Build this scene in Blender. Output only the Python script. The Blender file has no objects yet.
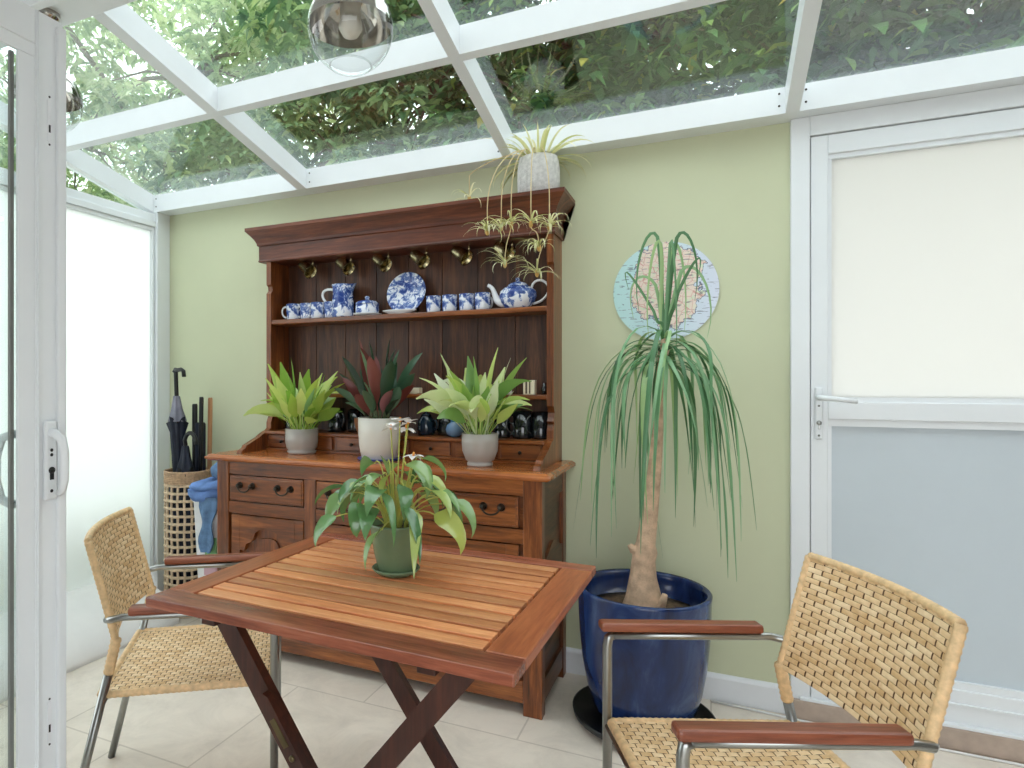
import bpy, bmesh, math, random
from mathutils import Vector, Matrix
R = random.Random(7)
PI = math.pi
COL = bpy.context.scene.collection

# ------------------------------------------------------------------ materials
def lin(c):
    return tuple(((x/255)/12.92 if x/255 <= .04045 else ((x/255+.055)/1.055)**2.4) for x in c) + (1,)

class NT:
    def __init__(s, name):
        s.m = bpy.data.materials.new(name); s.m.use_nodes = True
        s.t = s.m.node_tree; s.t.nodes.clear()
        s.out = s.n('ShaderNodeOutputMaterial')
    def n(s, kind, **kw):
        x = s.t.nodes.new(kind)
        for k, v in kw.items():
            if k in ('inputs',): continue
            setattr(x, k, v)
        return x
    def l(s, a, b): s.t.links.new(a, b)
    def bsdf(s, col=None, rough=.5, metal=0, spec=.5, coat=0):
        b = s.n('ShaderNodeBsdfPrincipled')
        if col is not None: b.inputs['Base Color'].default_value = col
        b.inputs['Roughness'].default_value = rough; b.inputs['Metallic'].default_value = metal
        b.inputs['Specular IOR Level'].default_value = spec; b.inputs['Coat Weight'].default_value = coat
        return b
    def coords(s, scale=(1, 1, 1), kind='Object', rot=(0, 0, 0)):
        c = s.n('ShaderNodeTexCoord'); m = s.n('ShaderNodeMapping')
        m.inputs['Scale'].default_value = scale; m.inputs['Rotation'].default_value = rot
        s.l(c.outputs[kind], m.inputs['Vector']); return m.outputs['Vector']
    def noise(s, vec, scale, detail=4, rough=.55, dist=0):
        x = s.n('ShaderNodeTexNoise'); s.l(vec, x.inputs['Vector'])
        x.inputs['Scale'].default_value = scale; x.inputs['Detail'].default_value = detail
        x.inputs['Roughness'].default_value = rough; x.inputs['Distortion'].default_value = dist
        return x.outputs['Fac']
    def ramp(s, fac, stops, interp='LINEAR'):
        r = s.n('ShaderNodeValToRGB'); s.l(fac, r.inputs['Fac']); e = r.color_ramp; e.interpolation = interp
        while len(e.elements) < len(stops): e.elements.new(.5)
        for el, (p, c) in zip(e.elements, stops): el.position = p; el.color = c
        return r.outputs['Color']
    def mix(s, fac, a, b, blend='MIX'):
        m = s.n('ShaderNodeMix', data_type='RGBA', blend_type=blend)
        for k, v in ((0, fac), (6, a), (7, b)):
            if hasattr(v, 'links'): s.l(v, m.inputs[k])
            else: m.inputs[k].default_value = v
        return m.outputs[2]
    def math(s, op, a, b=0.):
        m = s.n('ShaderNodeMath', operation=op)
        for k, v in ((0, a), (1, b)):
            if hasattr(v, 'links'): s.l(v, m.inputs[k])
            else: m.inputs[k].default_value = v
        return m.outputs[0]
    def island(s):
        return s.n('ShaderNodeNewGeometry').outputs['Random Per Island']
    def bump(s, h, strength=.3, dist=.01):
        b = s.n('ShaderNodeBump'); b.inputs['Strength'].default_value = strength; b.inputs['Distance'].default_value = dist
        s.l(h, b.inputs['Height']); return b.outputs['Normal']
    def done(s, shader):
        s.l(shader, s.out.inputs['Surface']); return s.m

def plain(name, c, rough=.5, metal=0, spec=.5, coat=0, var=.06, scale=12, bump=0):
    t = NT(name); v = t.coords()
    n = t.noise(v, scale)
    a = lin(c); lo = tuple(x*(1-var) for x in a[:3])+(1,); hi = tuple(min(1, x*(1+var)) for x in a[:3])+(1,)
    b = t.bsdf(None, rough, metal, spec, coat)
    t.l(t.ramp(n, [(.3, lo), (.7, hi)]), b.inputs['Base Color'])
    if bump: t.l(t.bump(t.noise(v, scale*6), bump, .004), b.inputs['Normal'])
    return t.done(b.outputs[0])

def wood(name, dark, mid, light, axis='X', rough=.42, ring=9, island=0., coat=0., spec=.5):
    t = NT(name)
    sc = {'X': (.55, 7, 7), 'Y': (7, .55, 7), 'Z': (7, 7, .55)}[axis]
    v = t.coords(sc)
    if island:
        a = t.n('ShaderNodeVectorMath', operation='ADD'); t.l(v, a.inputs[0])
        cmb = t.n('ShaderNodeCombineXYZ'); r = t.math('MULTIPLY', t.math('ADD', t.island(), t.n('ShaderNodeObjectInfo').outputs['Random']), 37.)
        for k in range(3): t.l(r, cmb.inputs[k])
        t.l(cmb.outputs[0], a.inputs[1]); v = a.outputs[0]
    n1 = t.noise(v, 2.2, 5, .6, 1.2); n2 = t.noise(v, ring*2, 6, .65, .3)
    f = t.math('ADD', t.math('MULTIPLY', n1, .6), t.math('MULTIPLY', n2, .4))
    col = t.ramp(f, [(.33, lin(dark)), (.5, lin(mid)), (.68, lin(light))])
    if island:
        k = t.math('ADD', t.math('MULTIPLY', t.math('FRACT', t.math('ADD', t.island(), t.n('ShaderNodeObjectInfo').outputs['Random'])), island), 1-island/2)
        g = t.n('ShaderNodeCombineColor')
        for i in range(3): t.l(k, g.inputs[i])
        col = t.mix(1., col, g.outputs[0], 'MULTIPLY')
    b = t.bsdf(None, rough, 0, spec, coat)
    t.l(col, b.inputs['Base Color'])
    t.l(t.bump(n2, .12, .003), b.inputs['Normal'])
    return t.done(b.outputs[0])

def leafmat(name, stops, trans=.35, rough=.4, spec=.5):
    """leaf colours vary per leaf, with thin-leaf light transmission"""
    t = NT(name)
    col = t.ramp(t.island(), [(p, lin(c)) for p, c in stops])
    n = t.noise(t.coords(), 30, 3)
    col = t.mix(t.math('MULTIPLY', n, .35), col, t.mix(1., col, (.55, .6, .45, 1), 'MULTIPLY'))
    b = t.bsdf(None, rough, 0, spec); t.l(col, b.inputs['Base Color'])
    tr = t.n('ShaderNodeBsdfTranslucent'); t.l(t.mix(1., col, (1., 1., .78, 1), 'MULTIPLY'), tr.inputs['Color'])
    m = t.n('ShaderNodeMixShader'); m.inputs[0].default_value = trans
    t.l(b.outputs[0], m.inputs[1]); t.l(tr.outputs[0], m.inputs[2])
    return t.done(m.outputs[0])

def glass(name, tint=(.95, .985, .97, 1), ior=1.45, boost=0., grey=None, greyf=0.):
    """thin architectural glass: clear with Fresnel reflection"""
    t = NT(name)
    tr = t.n('ShaderNodeBsdfTransparent'); tr.inputs['Color'].default_value = tint
    gl = t.n('ShaderNodeBsdfGlossy'); gl.inputs['Roughness'].default_value = .0
    lw = t.n('ShaderNodeLayerWeight'); lw.inputs['Blend'].default_value = .5
    f = t.math('ADD', t.math('MULTIPLY', t.math('POWER', lw.outputs['Facing'], 3.2), .9), .035+boost)
    m = t.n('ShaderNodeMixShader'); t.l(f, m.inputs[0]); t.l(tr.outputs[0], m.inputs[1]); t.l(gl.outputs[0], m.inputs[2])
    return t.done(m.outputs[0])

def frosted(name, c, trans=.8):
    t = NT(name)
    tr = t.n('ShaderNodeBsdfTranslucent'); tr.inputs['Color'].default_value = lin(c)
    b = t.bsdf(lin(c), .35, 0, .4)
    m = t.n('ShaderNodeMixShader'); m.inputs[0].default_value = trans
    t.l(b.outputs[0], m.inputs[1]); t.l(tr.outputs[0], m.inputs[2])
    return t.done(m.outputs[0])

def transferware(name):
    t = NT(name); v = t.coords()
    n = t.noise(v, 34, 5, .7, .8); n2 = t.noise(v, 11, 2, .5, 0)
    f = t.math('ADD', t.math('MULTIPLY', n, .75), t.math('MULTIPLY', n2, .35))
    col = t.ramp(f, [(.48, lin((44, 68, 138))), (.55, lin((112, 138, 194))), (.59, lin((226, 231, 241))), (.8, lin((240, 242, 246)))])
    b = t.bsdf(None, .12, 0, .5); t.l(col, b.inputs['Base Color'])
    return t.done(b.outputs[0])

def tilemat(name):
    t = NT(name)
    v = t.coords((1, 1, 1), 'Object', (0, 0, math.radians(0)))
    br = t.n('ShaderNodeTexBrick'); t.l(v, br.inputs['Vector'])
    br.offset = .5; br.inputs['Scale'].default_value = 1; br.inputs['Mortar Size'].default_value = .0035
    br.inputs['Brick Width'].default_value = .62; br.inputs['Row Height'].default_value = .62
    br.inputs['Color1'].default_value = lin((230, 220, 208)); br.inputs['Color2'].default_value = lin((225, 215, 202))
    br.inputs['Mortar'].default_value = lin((202, 191, 178))
    n = t.noise(v, 4.5, 8, .7, .6)
    col = t.mix(.55, br.outputs['Color'], t.mix(1., br.outputs['Color'], t.ramp(n, [(.35, (.72, .70, .68, 1)), (.6, (1.05, 1.04, 1.03, 1))]), 'MULTIPLY'))
    b = t.bsdf(None, .45, 0, .4); t.l(col, b.inputs['Base Color'])
    t.l(t.bump(br.outputs['Fac'], -.3, .003), b.inputs['Normal'])
    return t.done(b.outputs[0])

def mapmat(name):
    """printed map: land, coast, roads and rows of tiny unreadable marks"""
    t = NT(name); v = t.coords()
    sep = t.n('ShaderNodeSeparateXYZ'); t.l(v, sep.inputs[0])
    wob = t.noise(v, 14, 6, .6)
    # land if inside an ellipse-like region disturbed by noise
    x = t.math('ADD', sep.outputs['X'], .0); z = sep.outputs['Z']
    dx = t.math('MULTIPLY', t.math('SUBTRACT', x, .01), 1.0); dz = t.math('MULTIPLY', t.math('SUBTRACT', z, .03), .78)
    d = t.math('SQRT', t.math('ADD', t.math('MULTIPLY', dx, dx), t.math('MULTIPLY', dz, dz)))
    e = t.math('ADD', d, t.math('MULTIPLY', t.math('SUBTRACT', wob, .5), .16))
    sea = t.mix(t.math('MULTIPLY', t.math('ADD', x, .2), 2.6), lin((188, 226, 226)), lin((214, 220, 236)))
    n3 = t.noise(v, 40, 3)
    land = t.ramp(n3, [(.35, lin((232, 222, 204))), (.5, lin((236, 214, 206))), (.66, lin((214, 224, 198)))])
    vo = t.n('ShaderNodeTexVoronoi', feature='DISTANCE_TO_EDGE'); t.l(v, vo.inputs['Vector']); vo.inputs['Scale'].default_value = 38
    road = t.math('LESS_THAN', vo.outputs['Distance'], .03)
    land = t.mix(road, land, lin((214, 168, 158)))
    col = t.mix(t.math('LESS_THAN', e, .135), sea, land)
    coast = t.math('MULTIPLY', t.math('GREATER_THAN', e, .132), t.math('LESS_THAN', e, .137))
    col = t.mix(coast, col, lin((120, 130, 150)))
    vt = t.coords((26, 26, 150)); tx = t.noise(vt, 1.0, 2, .4)
    col = t.mix(t.math('MULTIPLY', t.math('GREATER_THAN', tx, .62), .6), col, lin((80, 80, 100)))
    b = t.bsdf(None, .45, 0, .4); t.l(col, b.inputs['Base Color'])
    return t.done(b.outputs[0])

def glaze(name):
    t = NT(name); v = t.coords((1, 1, .35))
    n = t.noise(v, 9, 6, .65, .8)
    col = t.ramp(n, [(.32, lin((14, 28, 62))), (.55, lin((28, 50, 98))), (.75, lin((62, 88, 130)))])
    b = t.bsdf(None, .16, 0, .55); t.l(col, b.inputs['Base Color'])
    return t.done(b.outputs[0])

M = {}
M['green'] = plain('sage_green_paint', (202, 206, 175), .7, var=.02, scale=3, spec=.25)
M['upvc'] = plain('white_upvc', (228, 232, 235), .35, var=.01, spec=.4)
M['upvc_grey'] = plain('pale_grey_door_panel', (196, 206, 213), .4, var=.01, spec=.4)
M['white_paint'] = plain('white_gloss_paint', (226, 229, 233), .4, var=.02)
M['kerb'] = plain('white_render', (238, 237, 236), .8, var=.02, spec=.2)
M['front'] = plain('warm_house_wall', (150, 143, 136), .8)
M['seal'] = plain('grey_rubber_seal', (120, 122, 118), .6)
M['floor'] = tilemat('stone_floor_tiles')
M['step'] = plain('beige_stone_step', (176, 158, 144), .6, var=.12, scale=18)
M['paving'] = plain('pale_outdoor_paving', (190, 186, 176), .8, var=.1, scale=2)
M['roofglass'] = glass('roof_glass', (.94, .98, .97, 1), 1.45, .055)
M['frost'] = frosted('frosted_glass', (236, 240, 238), .8)
M['frost_door'] = frosted('frosted_door_glass', (231, 231, 228), .8)
M['dw_x'] = wood('dark_oak_horizontal', (54, 25, 9), (122, 66, 27), (176, 106, 52), 'X', .3, spec=.6)
M['dw_z'] = wood('dark_oak_vertical', (52, 23, 9), (118, 63, 27), (176, 106, 54), 'Z', .32, spec=.6)
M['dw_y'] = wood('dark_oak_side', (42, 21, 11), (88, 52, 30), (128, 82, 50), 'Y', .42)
M['dw_top'] = wood('polished_oak_worktop', (104, 52, 25), (168, 96, 50), (200, 128, 74), 'X', .22, spec=.8)
M['dw_back'] = wood('dark_back_planks', (34, 17, 10), (76, 44, 27), (116, 72, 44), 'Z', .5, island=.25)
M['dw_corn'] = wood('reddish_cornice_oak', (50, 22, 13), (94, 47, 29), (134, 74, 46), 'X', .4)
M['tb_x'] = wood('oiled_table_slats', (168, 92, 54), (212, 140, 92), (236, 178, 126), 'X', .3, island=.5)
M['tb_rail_x'] = wood('oiled_table_rail', (96, 46, 32), (144, 80, 58), (176, 110, 82), 'X', .25)
M['tb_rail_y'] = wood('oiled_table_end_rail', (112, 54, 32), (158, 86, 52), (190, 116, 74), 'Y', .3)
M['tb_leg'] = wood('dark_table_leg', (34, 15, 11), (60, 29, 21), (84, 44, 32), 'Z', .4)
M['arm'] = wood('chair_arm_hardwood', (92, 44, 28), (136, 74, 50), (166, 102, 72), 'X', .35)
M['stick'] = wood('pale_wooden_stick', (150, 98, 62), (186, 136, 94), (206, 160, 118), 'Z', .5)
M['steel'] = plain('brushed_steel', (158, 160, 158), .28, 1, var=.05, scale=40)
M['brass'] = plain('dark_brass', (112, 100, 74), .32, 1, var=.15, scale=30)
M['iron'] = plain('blackened_iron', (62, 58, 52), .32, .9, var=.15, scale=30)
M['pewter'] = plain('tarnished_pewter', (190, 178, 140), .25, 1, var=.2, scale=20)
M['chrome'] = plain('smoked_chrome', (196, 192, 186), .1, 1, var=.02)
t = NT('rattan_strands')
c = t.ramp(t.island(), [(.0, lin((206, 166, 116))), (.45, lin((228, 194, 148))), (1., lin((242, 218, 180)))])
b_ = t.bsdf(None, .5, 0, .4); t.l(t.mix(.35, c, t.ramp(t.noise(t.coords(), 60, 3), [(.3, lin((200, 160, 110))), (.7, lin((242, 218, 180)))])), b_.inputs['Base Color'])
M['rattan'] = t.done(b_.outputs[0])
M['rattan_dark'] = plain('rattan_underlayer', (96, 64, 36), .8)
M['rattan_edge'] = plain('rattan_wrapping', (222, 188, 142), .5, var=.2, scale=60)
M['wicker'] = plain('natural_wicker', (212, 188, 158), .6, var=.25, scale=50)
M['wicker_band'] = plain('brown_wicker_band', (188, 154, 122), .65, var=.3, scale=60, bump=.6)
M['cloth_navy'] = plain('navy_umbrella_cloth', (28, 34, 52), .6, var=.3, scale=14)
M['cloth_grey'] = plain('grey_umbrella_cloth', (120, 120, 134), .5, var=.3, scale=14)
M['black'] = plain('black_plastic', (20, 20, 22), .4, var=.1)
M['bin'] = plain('white_plastic_bin', (224, 224, 226), .4)
M['denim'] = plain('blue_cloth', (104, 138, 196), .85, var=.3, scale=14, bump=.5)
M['denim2'] = plain('faded_blue_cloth', (96, 128, 166), .85, var=.35, scale=24, bump=.5)
M['green_pack'] = plain('green_packet', (120, 170, 116), .5)
M['pink_pack'] = plain('mauve_packet', (196, 158, 170), .5)
M['china'] = transferware('blue_and_white_china')
M['white_china'] = plain('white_china', (232, 234, 238), .15)
M['dark_glass'] = plain('dark_glass', (26, 30, 34), .06, 0, .8)
M['navy_glaze'] = plain('navy_glaze', (24, 40, 56), .1, 0, .7)
M['blue_flask'] = plain('clear_blue_glass', (112, 146, 186), .05, 0, .8)
M['bowl_wood'] = plain('turned_wood', (150, 96, 62), .45, var=.25)
M['box_cream'] = plain('cream_card', (226, 216, 190), .6)
M['box_stripe'] = plain('dark_card', (92, 76, 60), .6)
M['pot_grey'] = plain('pale_grey_stoneware', (172, 166, 160), .35, var=.08, scale=9)
M['pot_white'] = plain('off_white_ceramic', (214, 210, 200), .35, var=.03)
M['pot_green'] = plain('sage_green_glaze', (104, 126, 96), .25, var=.12, scale=8)
M['pot_blue'] = glaze('deep_blue_glaze')
M['pot_text'] = plain('white_textured_planter', (214, 212, 210), .8, var=.18, scale=60, bump=1.)
M['blue_rim'] = plain('blue_saucer', (56, 70, 150), .3)
M['soil'] = plain('potting_soil', (58, 42, 32), .95, var=.5, scale=50, bump=1.)
M['soil_bark'] = plain('bark_topped_soil', (104, 82, 60), .95, var=.6, scale=60, bump=1.)
M['map'] = mapmat('printed_wall_map')
M['lily'] = leafmat('lime_lily_leaf', [(0, (96, 150, 70)), (.3, (160, 200, 86)), (.6, (206, 224, 112)), (.8, (224, 236, 150)), (1, (150, 196, 150))], .35, .25, .7)
M['lily2'] = leafmat('pale_variegated_leaf', [(0, (96, 144, 84)), (.3, (170, 204, 110)), (.55, (214, 228, 130)), (.75, (220, 232, 180)), (1, (236, 242, 216))], .35, .25, .7)
M['cala_g'] = leafmat('dark_calathea_leaf', [(0, (30, 52, 40)), (.5, (54, 88, 64)), (.8, (86, 116, 86)), (1, (124, 146, 108))], .12, .3)
M['cala_m'] = leafmat('maroon_calathea_leaf', [(0, (104, 48, 46)), (.5, (144, 80, 72)), (1, (172, 118, 128))], .2, .4)
M['anth'] = leafmat('glossy_table_plant_leaf', [(0, (80, 126, 76)), (.5, (114, 158, 100)), (.8, (152, 184, 116)), (1, (196, 206, 104))], .2, .18, .9)
M['stem_y'] = plain('yellow_green_stem', (172, 176, 82), .5)
M['anth_stem'] = plain('dull_green_stem', (88, 98, 62), .5)
M['petal'] = plain('white_petal', (240, 236, 234), .5)
M['stamen'] = plain('orange_stamen', (226, 150, 60), .6)
M['palm'] = leafmat('ponytail_palm_leaf', [(0, (64, 110, 70)), (.5, (104, 152, 108)), (.8, (146, 188, 146)), (1, (182, 210, 144))], .2, .35)
M['trunk'] = plain('corky_palm_trunk', (198, 168, 140), .85, var=.3, scale=26, bump=1.)
M['spider'] = leafmat('pale_spider_leaf', [(0, (190, 192, 136)), (.5, (222, 220, 172)), (1, (242, 236, 210))], .35, .5)
M['runner'] = plain('straw_runner', (206, 186, 140), .6)
M['plantlet'] = plain('dry_plantlet_base', (204, 164, 96), .7, var=.2)
M['bark'] = plain('tree_bark', (104, 88, 76), .9, var=.3, scale=6, bump=.6)
M['tl_a'] = leafmat('hazed_tree_leaf', [(0, (126, 158, 122)), (.4, (178, 202, 156)), (.75, (212, 225, 186)), (1, (236, 241, 216))], .5, .4)  # stops paled so the leaf colour carries the haze of the glass
M['tl_b'] = leafmat('mid_tree_leaf', [(0, (72, 108, 78)), (.5, (114, 150, 110)), (.85, (158, 186, 136)), (1, (200, 214, 156))], .4, .35)
M['tl_c'] = leafmat('dark_tree_leaf', [(0, (34, 62, 44)), (.5, (64, 104, 68)), (.85, (108, 150, 94)), (.975, (146, 176, 96)), (1, (206, 186, 90))], .35, .3)
M['cable'] = plain('white_cable', (226, 226, 224), .5)

# ------------------------------------------------------------------ mesh builder
class MB:
    def __init__(s): s.v = []; s.f = []; s.s = []
    def add(s, vs, fs, smooth=False):
        o = len(s.v); s.v += [tuple(x) for x in vs]
        s.f += [tuple(i+o for i in f) for f in fs]; s.s += [smooth]*len(fs)
        return s
    def box(s, x0, x1, y0, y1, z0, z1, bev=0., rot=None, about=None):
        if bev <= 0:
            vs = [(x, y, z) for x in (x0, x1) for y in (y0, y1) for z in (z0, z1)]
            fs = [(0, 1, 3, 2), (4, 6, 7, 5), (0, 4, 5, 1), (2, 3, 7, 6), (0, 2, 6, 4), (1, 5, 7, 3)]
        else:
            bm = bmesh.new(); bmesh.ops.create_cube(bm, size=1)
            for q in bm.verts: q.co = Vector(((x0+x1)/2+q.co.x*(x1-x0), (y0+y1)/2+q.co.y*(y1-y0), (z0+z1)/2+q.co.z*(z1-z0)))
            bmesh.ops.bevel(bm, geom=bm.edges[:], offset=bev, segments=2, affect='EDGES', profile=.5)
            bm.verts.index_update(); vs = [tuple(q.co) for q in bm.verts]; fs = [[q.index for q in f.verts] for f in bm.faces]; bm.free()
        if rot is not None:
            a = Vector(about if about else (0, 0, 0)); vs = [a+rot @ (Vector(q)-a) for q in vs]
        return s.add(vs, fs)
    def tube(s, pts, r, n=8, caps=True, smooth=True):
        pts = [Vector(p) for p in pts]; rs = r if isinstance(r, (list, tuple)) else [r]*len(pts)
        vs = []; up = None
        for i, p in enumerate(pts):
            d = (pts[min(i+1, len(pts)-1)]-pts[max(i-1, 0)])
            d = d.normalized() if d.length > 1e-9 else Vector((0, 0, 1))
            if up is None: up = d.orthogonal().normalized()
            else:
                up = up-d*up.dot(d); up = up.normalized() if up.length > 1e-6 else d.orthogonal().normalized()
            w = d.cross(up)
            for k in range(n):
                a = 2*PI*k/n; vs.append(p+(up*math.cos(a)+w*math.sin(a))*rs[i])
        fs = [(i*n+k, i*n+(k+1) % n, (i+1)*n+(k+1) % n, (i+1)*n+k) for i in range(len(pts)-1) for k in range(n)]
        if caps: fs += [tuple(range(n-1, -1, -1)), tuple(range((len(pts)-1)*n, len(pts)*n))]
        return s.add(vs, fs, smooth)
    def lathe(s, prof, c=(0, 0, 0), n=32, smooth=True, axis=None):
        vs = []; m = None
        if axis is not None: m = Vector((0, 0, 1)).rotation_difference(Vector(axis)).to_matrix()
        for r, z in prof:
            for k in range(n):
                a = 2*PI*k/n; q = Vector((r*math.cos(a), r*math.sin(a), z))
                if m: q = m @ q
                vs.append(q+Vector(c))
        fs = [(i*n+k, i*n+(k+1) % n, (i+1)*n+(k+1) % n, (i+1)*n+k) for i in range(len(prof)-1) for k in range(n)]
        if prof[0][0] > 1e-5: fs.append(tuple(range(n-1, -1, -1)))
        if prof[-1][0] > 1e-5: fs.append(tuple(range((len(prof)-1)*n, len(prof)*n)))
        return s.add(vs, fs, smooth)
    def prism(s, poly, axis, a, b):
        """extrude a 2-D polygon along an axis: X -> poly is (y,z); Y -> (x,z); Z -> (x,y)"""
        f = {'X': lambda p, t: (t, p[0], p[1]), 'Y': lambda p, t: (p[0], t, p[1]), 'Z': lambda p, t: (p[0], p[1], t)}[axis]
        n = len(poly); vs = [f(p, a) for p in poly]+[f(p, b) for p in poly]
        fs = [(k, (k+1) % n, n+(k+1) % n, n+k) for k in range(n)]+[tuple(range(n-1, -1, -1)), tuple(range(n, 2*n))]
        return s.add(vs, fs)
    def sphere(s, c, r, n=12, m=8, sc=(1, 1, 1)):
        pr = [(math.sin(PI*i/m)*r, -math.cos(PI*i/m)*r) for i in range(m+1)]
        o = len(s.v); s.lathe(pr, (0, 0, 0), n)
        for i in range(o, len(s.v)):
            q = s.v[i]; s.v[i] = (c[0]+q[0]*sc[0], c[1]+q[1]*sc[1], c[2]+q[2]*sc[2])
        return s
    def blade(s, base, az, el, L, W, droop=1., prof='lance', fold=.25, n=7, twist=0., start=0.):
        """a leaf: midrib path that bends down under its weight, three vertices per ring"""
        p = Vector(base); e = el; vs = []; st = L/n
        for i in range(n+1):
            u = i/n
            d = Vector((math.cos(az)*math.cos(e), math.sin(az)*math.cos(e), math.sin(e)))
            side = Vector((-math.sin(az), math.cos(az), 0)); up = side.cross(d)*-1
            if twist:
                q = Matrix.Rotation(twist, 3, d); side = q @ side; up = q @ up
            if prof == 'lance': w = math.sin(PI*min(1, u**.75*1.0))**.9
            elif prof == 'strap': w = min(1, u*8+.4)*(1-u**3.0)
            elif prof == 'ovate': w = math.sin(PI*u**.6)**.8
            elif prof == 'heart': w = (min(1, u*5+.15))*(1-u**1.6)
            elif prof == 'spathe': w = .09 if u < .4 else .09+max(0, math.sin(PI*((u-.4)/.6)**.62))**1.15
            elif prof == 'stalk_oblong': w = .06 if u < .3 else max(0, math.sin(PI*(u-.3)/.7))**.6
            elif prof == 'oblong': w = math.sin(PI*u)**.5
            w = max(w, .02)*W/2
            vs += [p-side*w+up*w*fold, p, p+side*w+up*w*fold]
            p = p+d*st; e -= droop*st/max(L, .01)*(.4+1.2*u)
        fs = []
        for i in range(n):
            a = i*3; fs += [(a, a+1, a+4, a+3), (a+1, a+2, a+5, a+4)]
        return s.add(vs, fs, True)
    def move(s, m):
        s.v = [tuple(m @ Vector(q)) for q in s.v]; return s
    def mesh(s, name, mat, off=(0, 0, 0)):
        me = bpy.data.meshes.new(name)
        me.from_pydata([(a-off[0], b-off[1], c-off[2]) for a, b, c in s.v], [], s.f)
        me.polygons.foreach_set('use_smooth', s.s); me.update()
        if mat: me.materials.append(mat)
        return me

def props(o, label=None, cat=None, group=None, kind=None):
    if label: o['label'] = label
    if cat: o['category'] = cat
    if group: o['group'] = group
    if kind: o['kind'] = kind
    return o
class Thing:
    """an Empty at the thing's base; parts are given in world coordinates unless rotated"""
    def __init__(s, name, loc, label=None, cat=None, group=None, kind=None, local=False):
        s.o = bpy.data.objects.new(name, None); COL.objects.link(s.o); s.o.location = loc
        s.o.empty_display_size = .05
        s.off = (0, 0, 0) if local else tuple(loc); props(s.o, label, cat, group, kind)
    def part(s, name, mb, mat, parent=None, label=None, kind=None):
        o = bpy.data.objects.new(name, mb.mesh(name, mat, s.off)); COL.objects.link(o); o.parent = parent or s.o
        return props(o, label, None, None, kind)
def solo(name, mb, mat, loc, label=None, cat=None, group=None, kind=None):
    o = bpy.data.objects.new(name, mb.mesh(name, mat, loc)); COL.objects.link(o); o.location = loc
    return props(o, label, cat, group, kind)
def dup(o, parent=None):
    c = o.copy(); COL.objects.link(c)
    if parent: c.parent = parent
    for ch in o.children: dup(ch, c)
    return c
def ring_tube(mb, c, r, rad, n=24, m=6, axis=None):
    pr = []
    q = Vector((0, 0, 1)).rotation_difference(Vector(axis)).to_matrix() if axis is not None else Matrix.Identity(3)
    pts = [Vector(c)+q @ Vector((r*math.cos(2*PI*k/n), r*math.sin(2*PI*k/n), 0)) for k in range(n+1)]
    return mb.tube(pts, rad, m, False)
def bez(p0, p1, p2, p3, n=10):
    p0, p1, p2, p3 = map(Vector, (p0, p1, p2, p3))
    return [p0*(1-t)**3+p1*3*t*(1-t)**2+p2*3*t*t*(1-t)+p3*t**3 for t in [i/n for i in range(n+1)]]

# ------------------------------------------------------------------ setting
XL, XR, YF = -2.95, 2.4, -3.6
SL = .221
def rz(y): return 2.254+SL*(-.1-y)          # underside of the roof bars
solo('floor', MB().box(-3.1, XR, YF, .06, -.06, 0), M['floor'], (0, 0, 0), kind='structure')
solo('ground', MB().box(-14, 14, -12, 14, -.12, -.065), M['paving'], (0, 0, 0), kind='structure')
solo('added_shade_wall', MB().box(-3.62, -3.42, -3.4, .6, -.065, .62, .01), M['paving'], (-3.5, -1.4, -.06), kind='structure')  # unseen wall added outside to dim the foot of the frosted pane
w = Thing('wall_back', (0, 0, 0), kind='structure')
w.part('plaster', MB().box(-3.02, .272, 0, .12, 0, 2.36), M['green'])
solo('baseboard_back', MB().prism([(-.014, 0), (-.014, .09), (-.011, .098), (-.005, .106), (0, .106), (0, 0)], 'X', -2.95, .272), M['white_paint'], (-1.3, 0, 0), kind='structure')

solo('wall_front', MB().box(-3.1, -.5, -3.62, -3.5, 0, 2.64).box(1.5, XR, -3.62, -3.5, 0, 2.64).box(-.5, 1.5, -3.62, -3.5, 2.2, 2.64), M['front'], (0, -3.5, 0), kind='structure')
solo('wall_right', MB().box(XR, XR+.1, -3.62, .12, 0, 2.8), M['front'], (XR, 0, 0), kind='structure')
# roof: wall plate, rafters, purlin bars, header, glass
c = Thing('ceiling', (0, 0, 2.25), kind='structure')
def slanted(mb, x0, x1, ya, yb, d0=0., d1=.1, bev=None):
    q = [(ya, rz(ya)+d0), (yb, rz(yb)+d0), (yb, rz(yb)+d1), (ya, rz(ya)+d1)]
    return mb.prism(q, 'X', x0, x1)
c.part('wall_plate', MB().box(-3.02, XR, -.1, .12, 2.254, 2.352), M['upvc'])
raf = [(-2.99, -2.93), (-1.922, -1.868), (-.83, -.787), (.248, .293), (1.33, 1.375)]
for a, b in raf:
    c.part('rafter', slanted(MB(), a, b, -.1, -1.34), M['upvc'])
for (a, b), (d, e) in zip(raf, raf[1:]):
    c.part('purlin', slanted(MB(), b, d, -.713, -.748), M['upvc'])
    sc_ = MB()
    for x_, sg in ((b, 1), (d, -1)):
        for yy, dd in ((-.70, .03), (-.70, .075)):
            sc_.lathe([(.004, 0), (.004, .002), (0, .003)], (x_+sg*.02, -.7125, rz(-.713)+dd), 8, axis=(0, 1, 0))
        for dd in (.03, .075):
            sc_.lathe([(.004, 0), (.004, .002), (0, .003)], (x_+sg*.02, -.1, 2.254+dd), 8, axis=(0, -1, 0))
    c.part('screw_heads', sc_, M['iron'])
    for y0, y1 in ((.1, -.728), (-.728, -1.34)):
        c.part('glass_pane', slanted(MB(), (a+b)/2, (d+e)/2, y0, y1, .1, .106), M['roofglass'])
c.part('house_soffit', MB().box(-3.1, XR, -3.62, -1.45, 2.64, 2.70), M['white_paint'])
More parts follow.
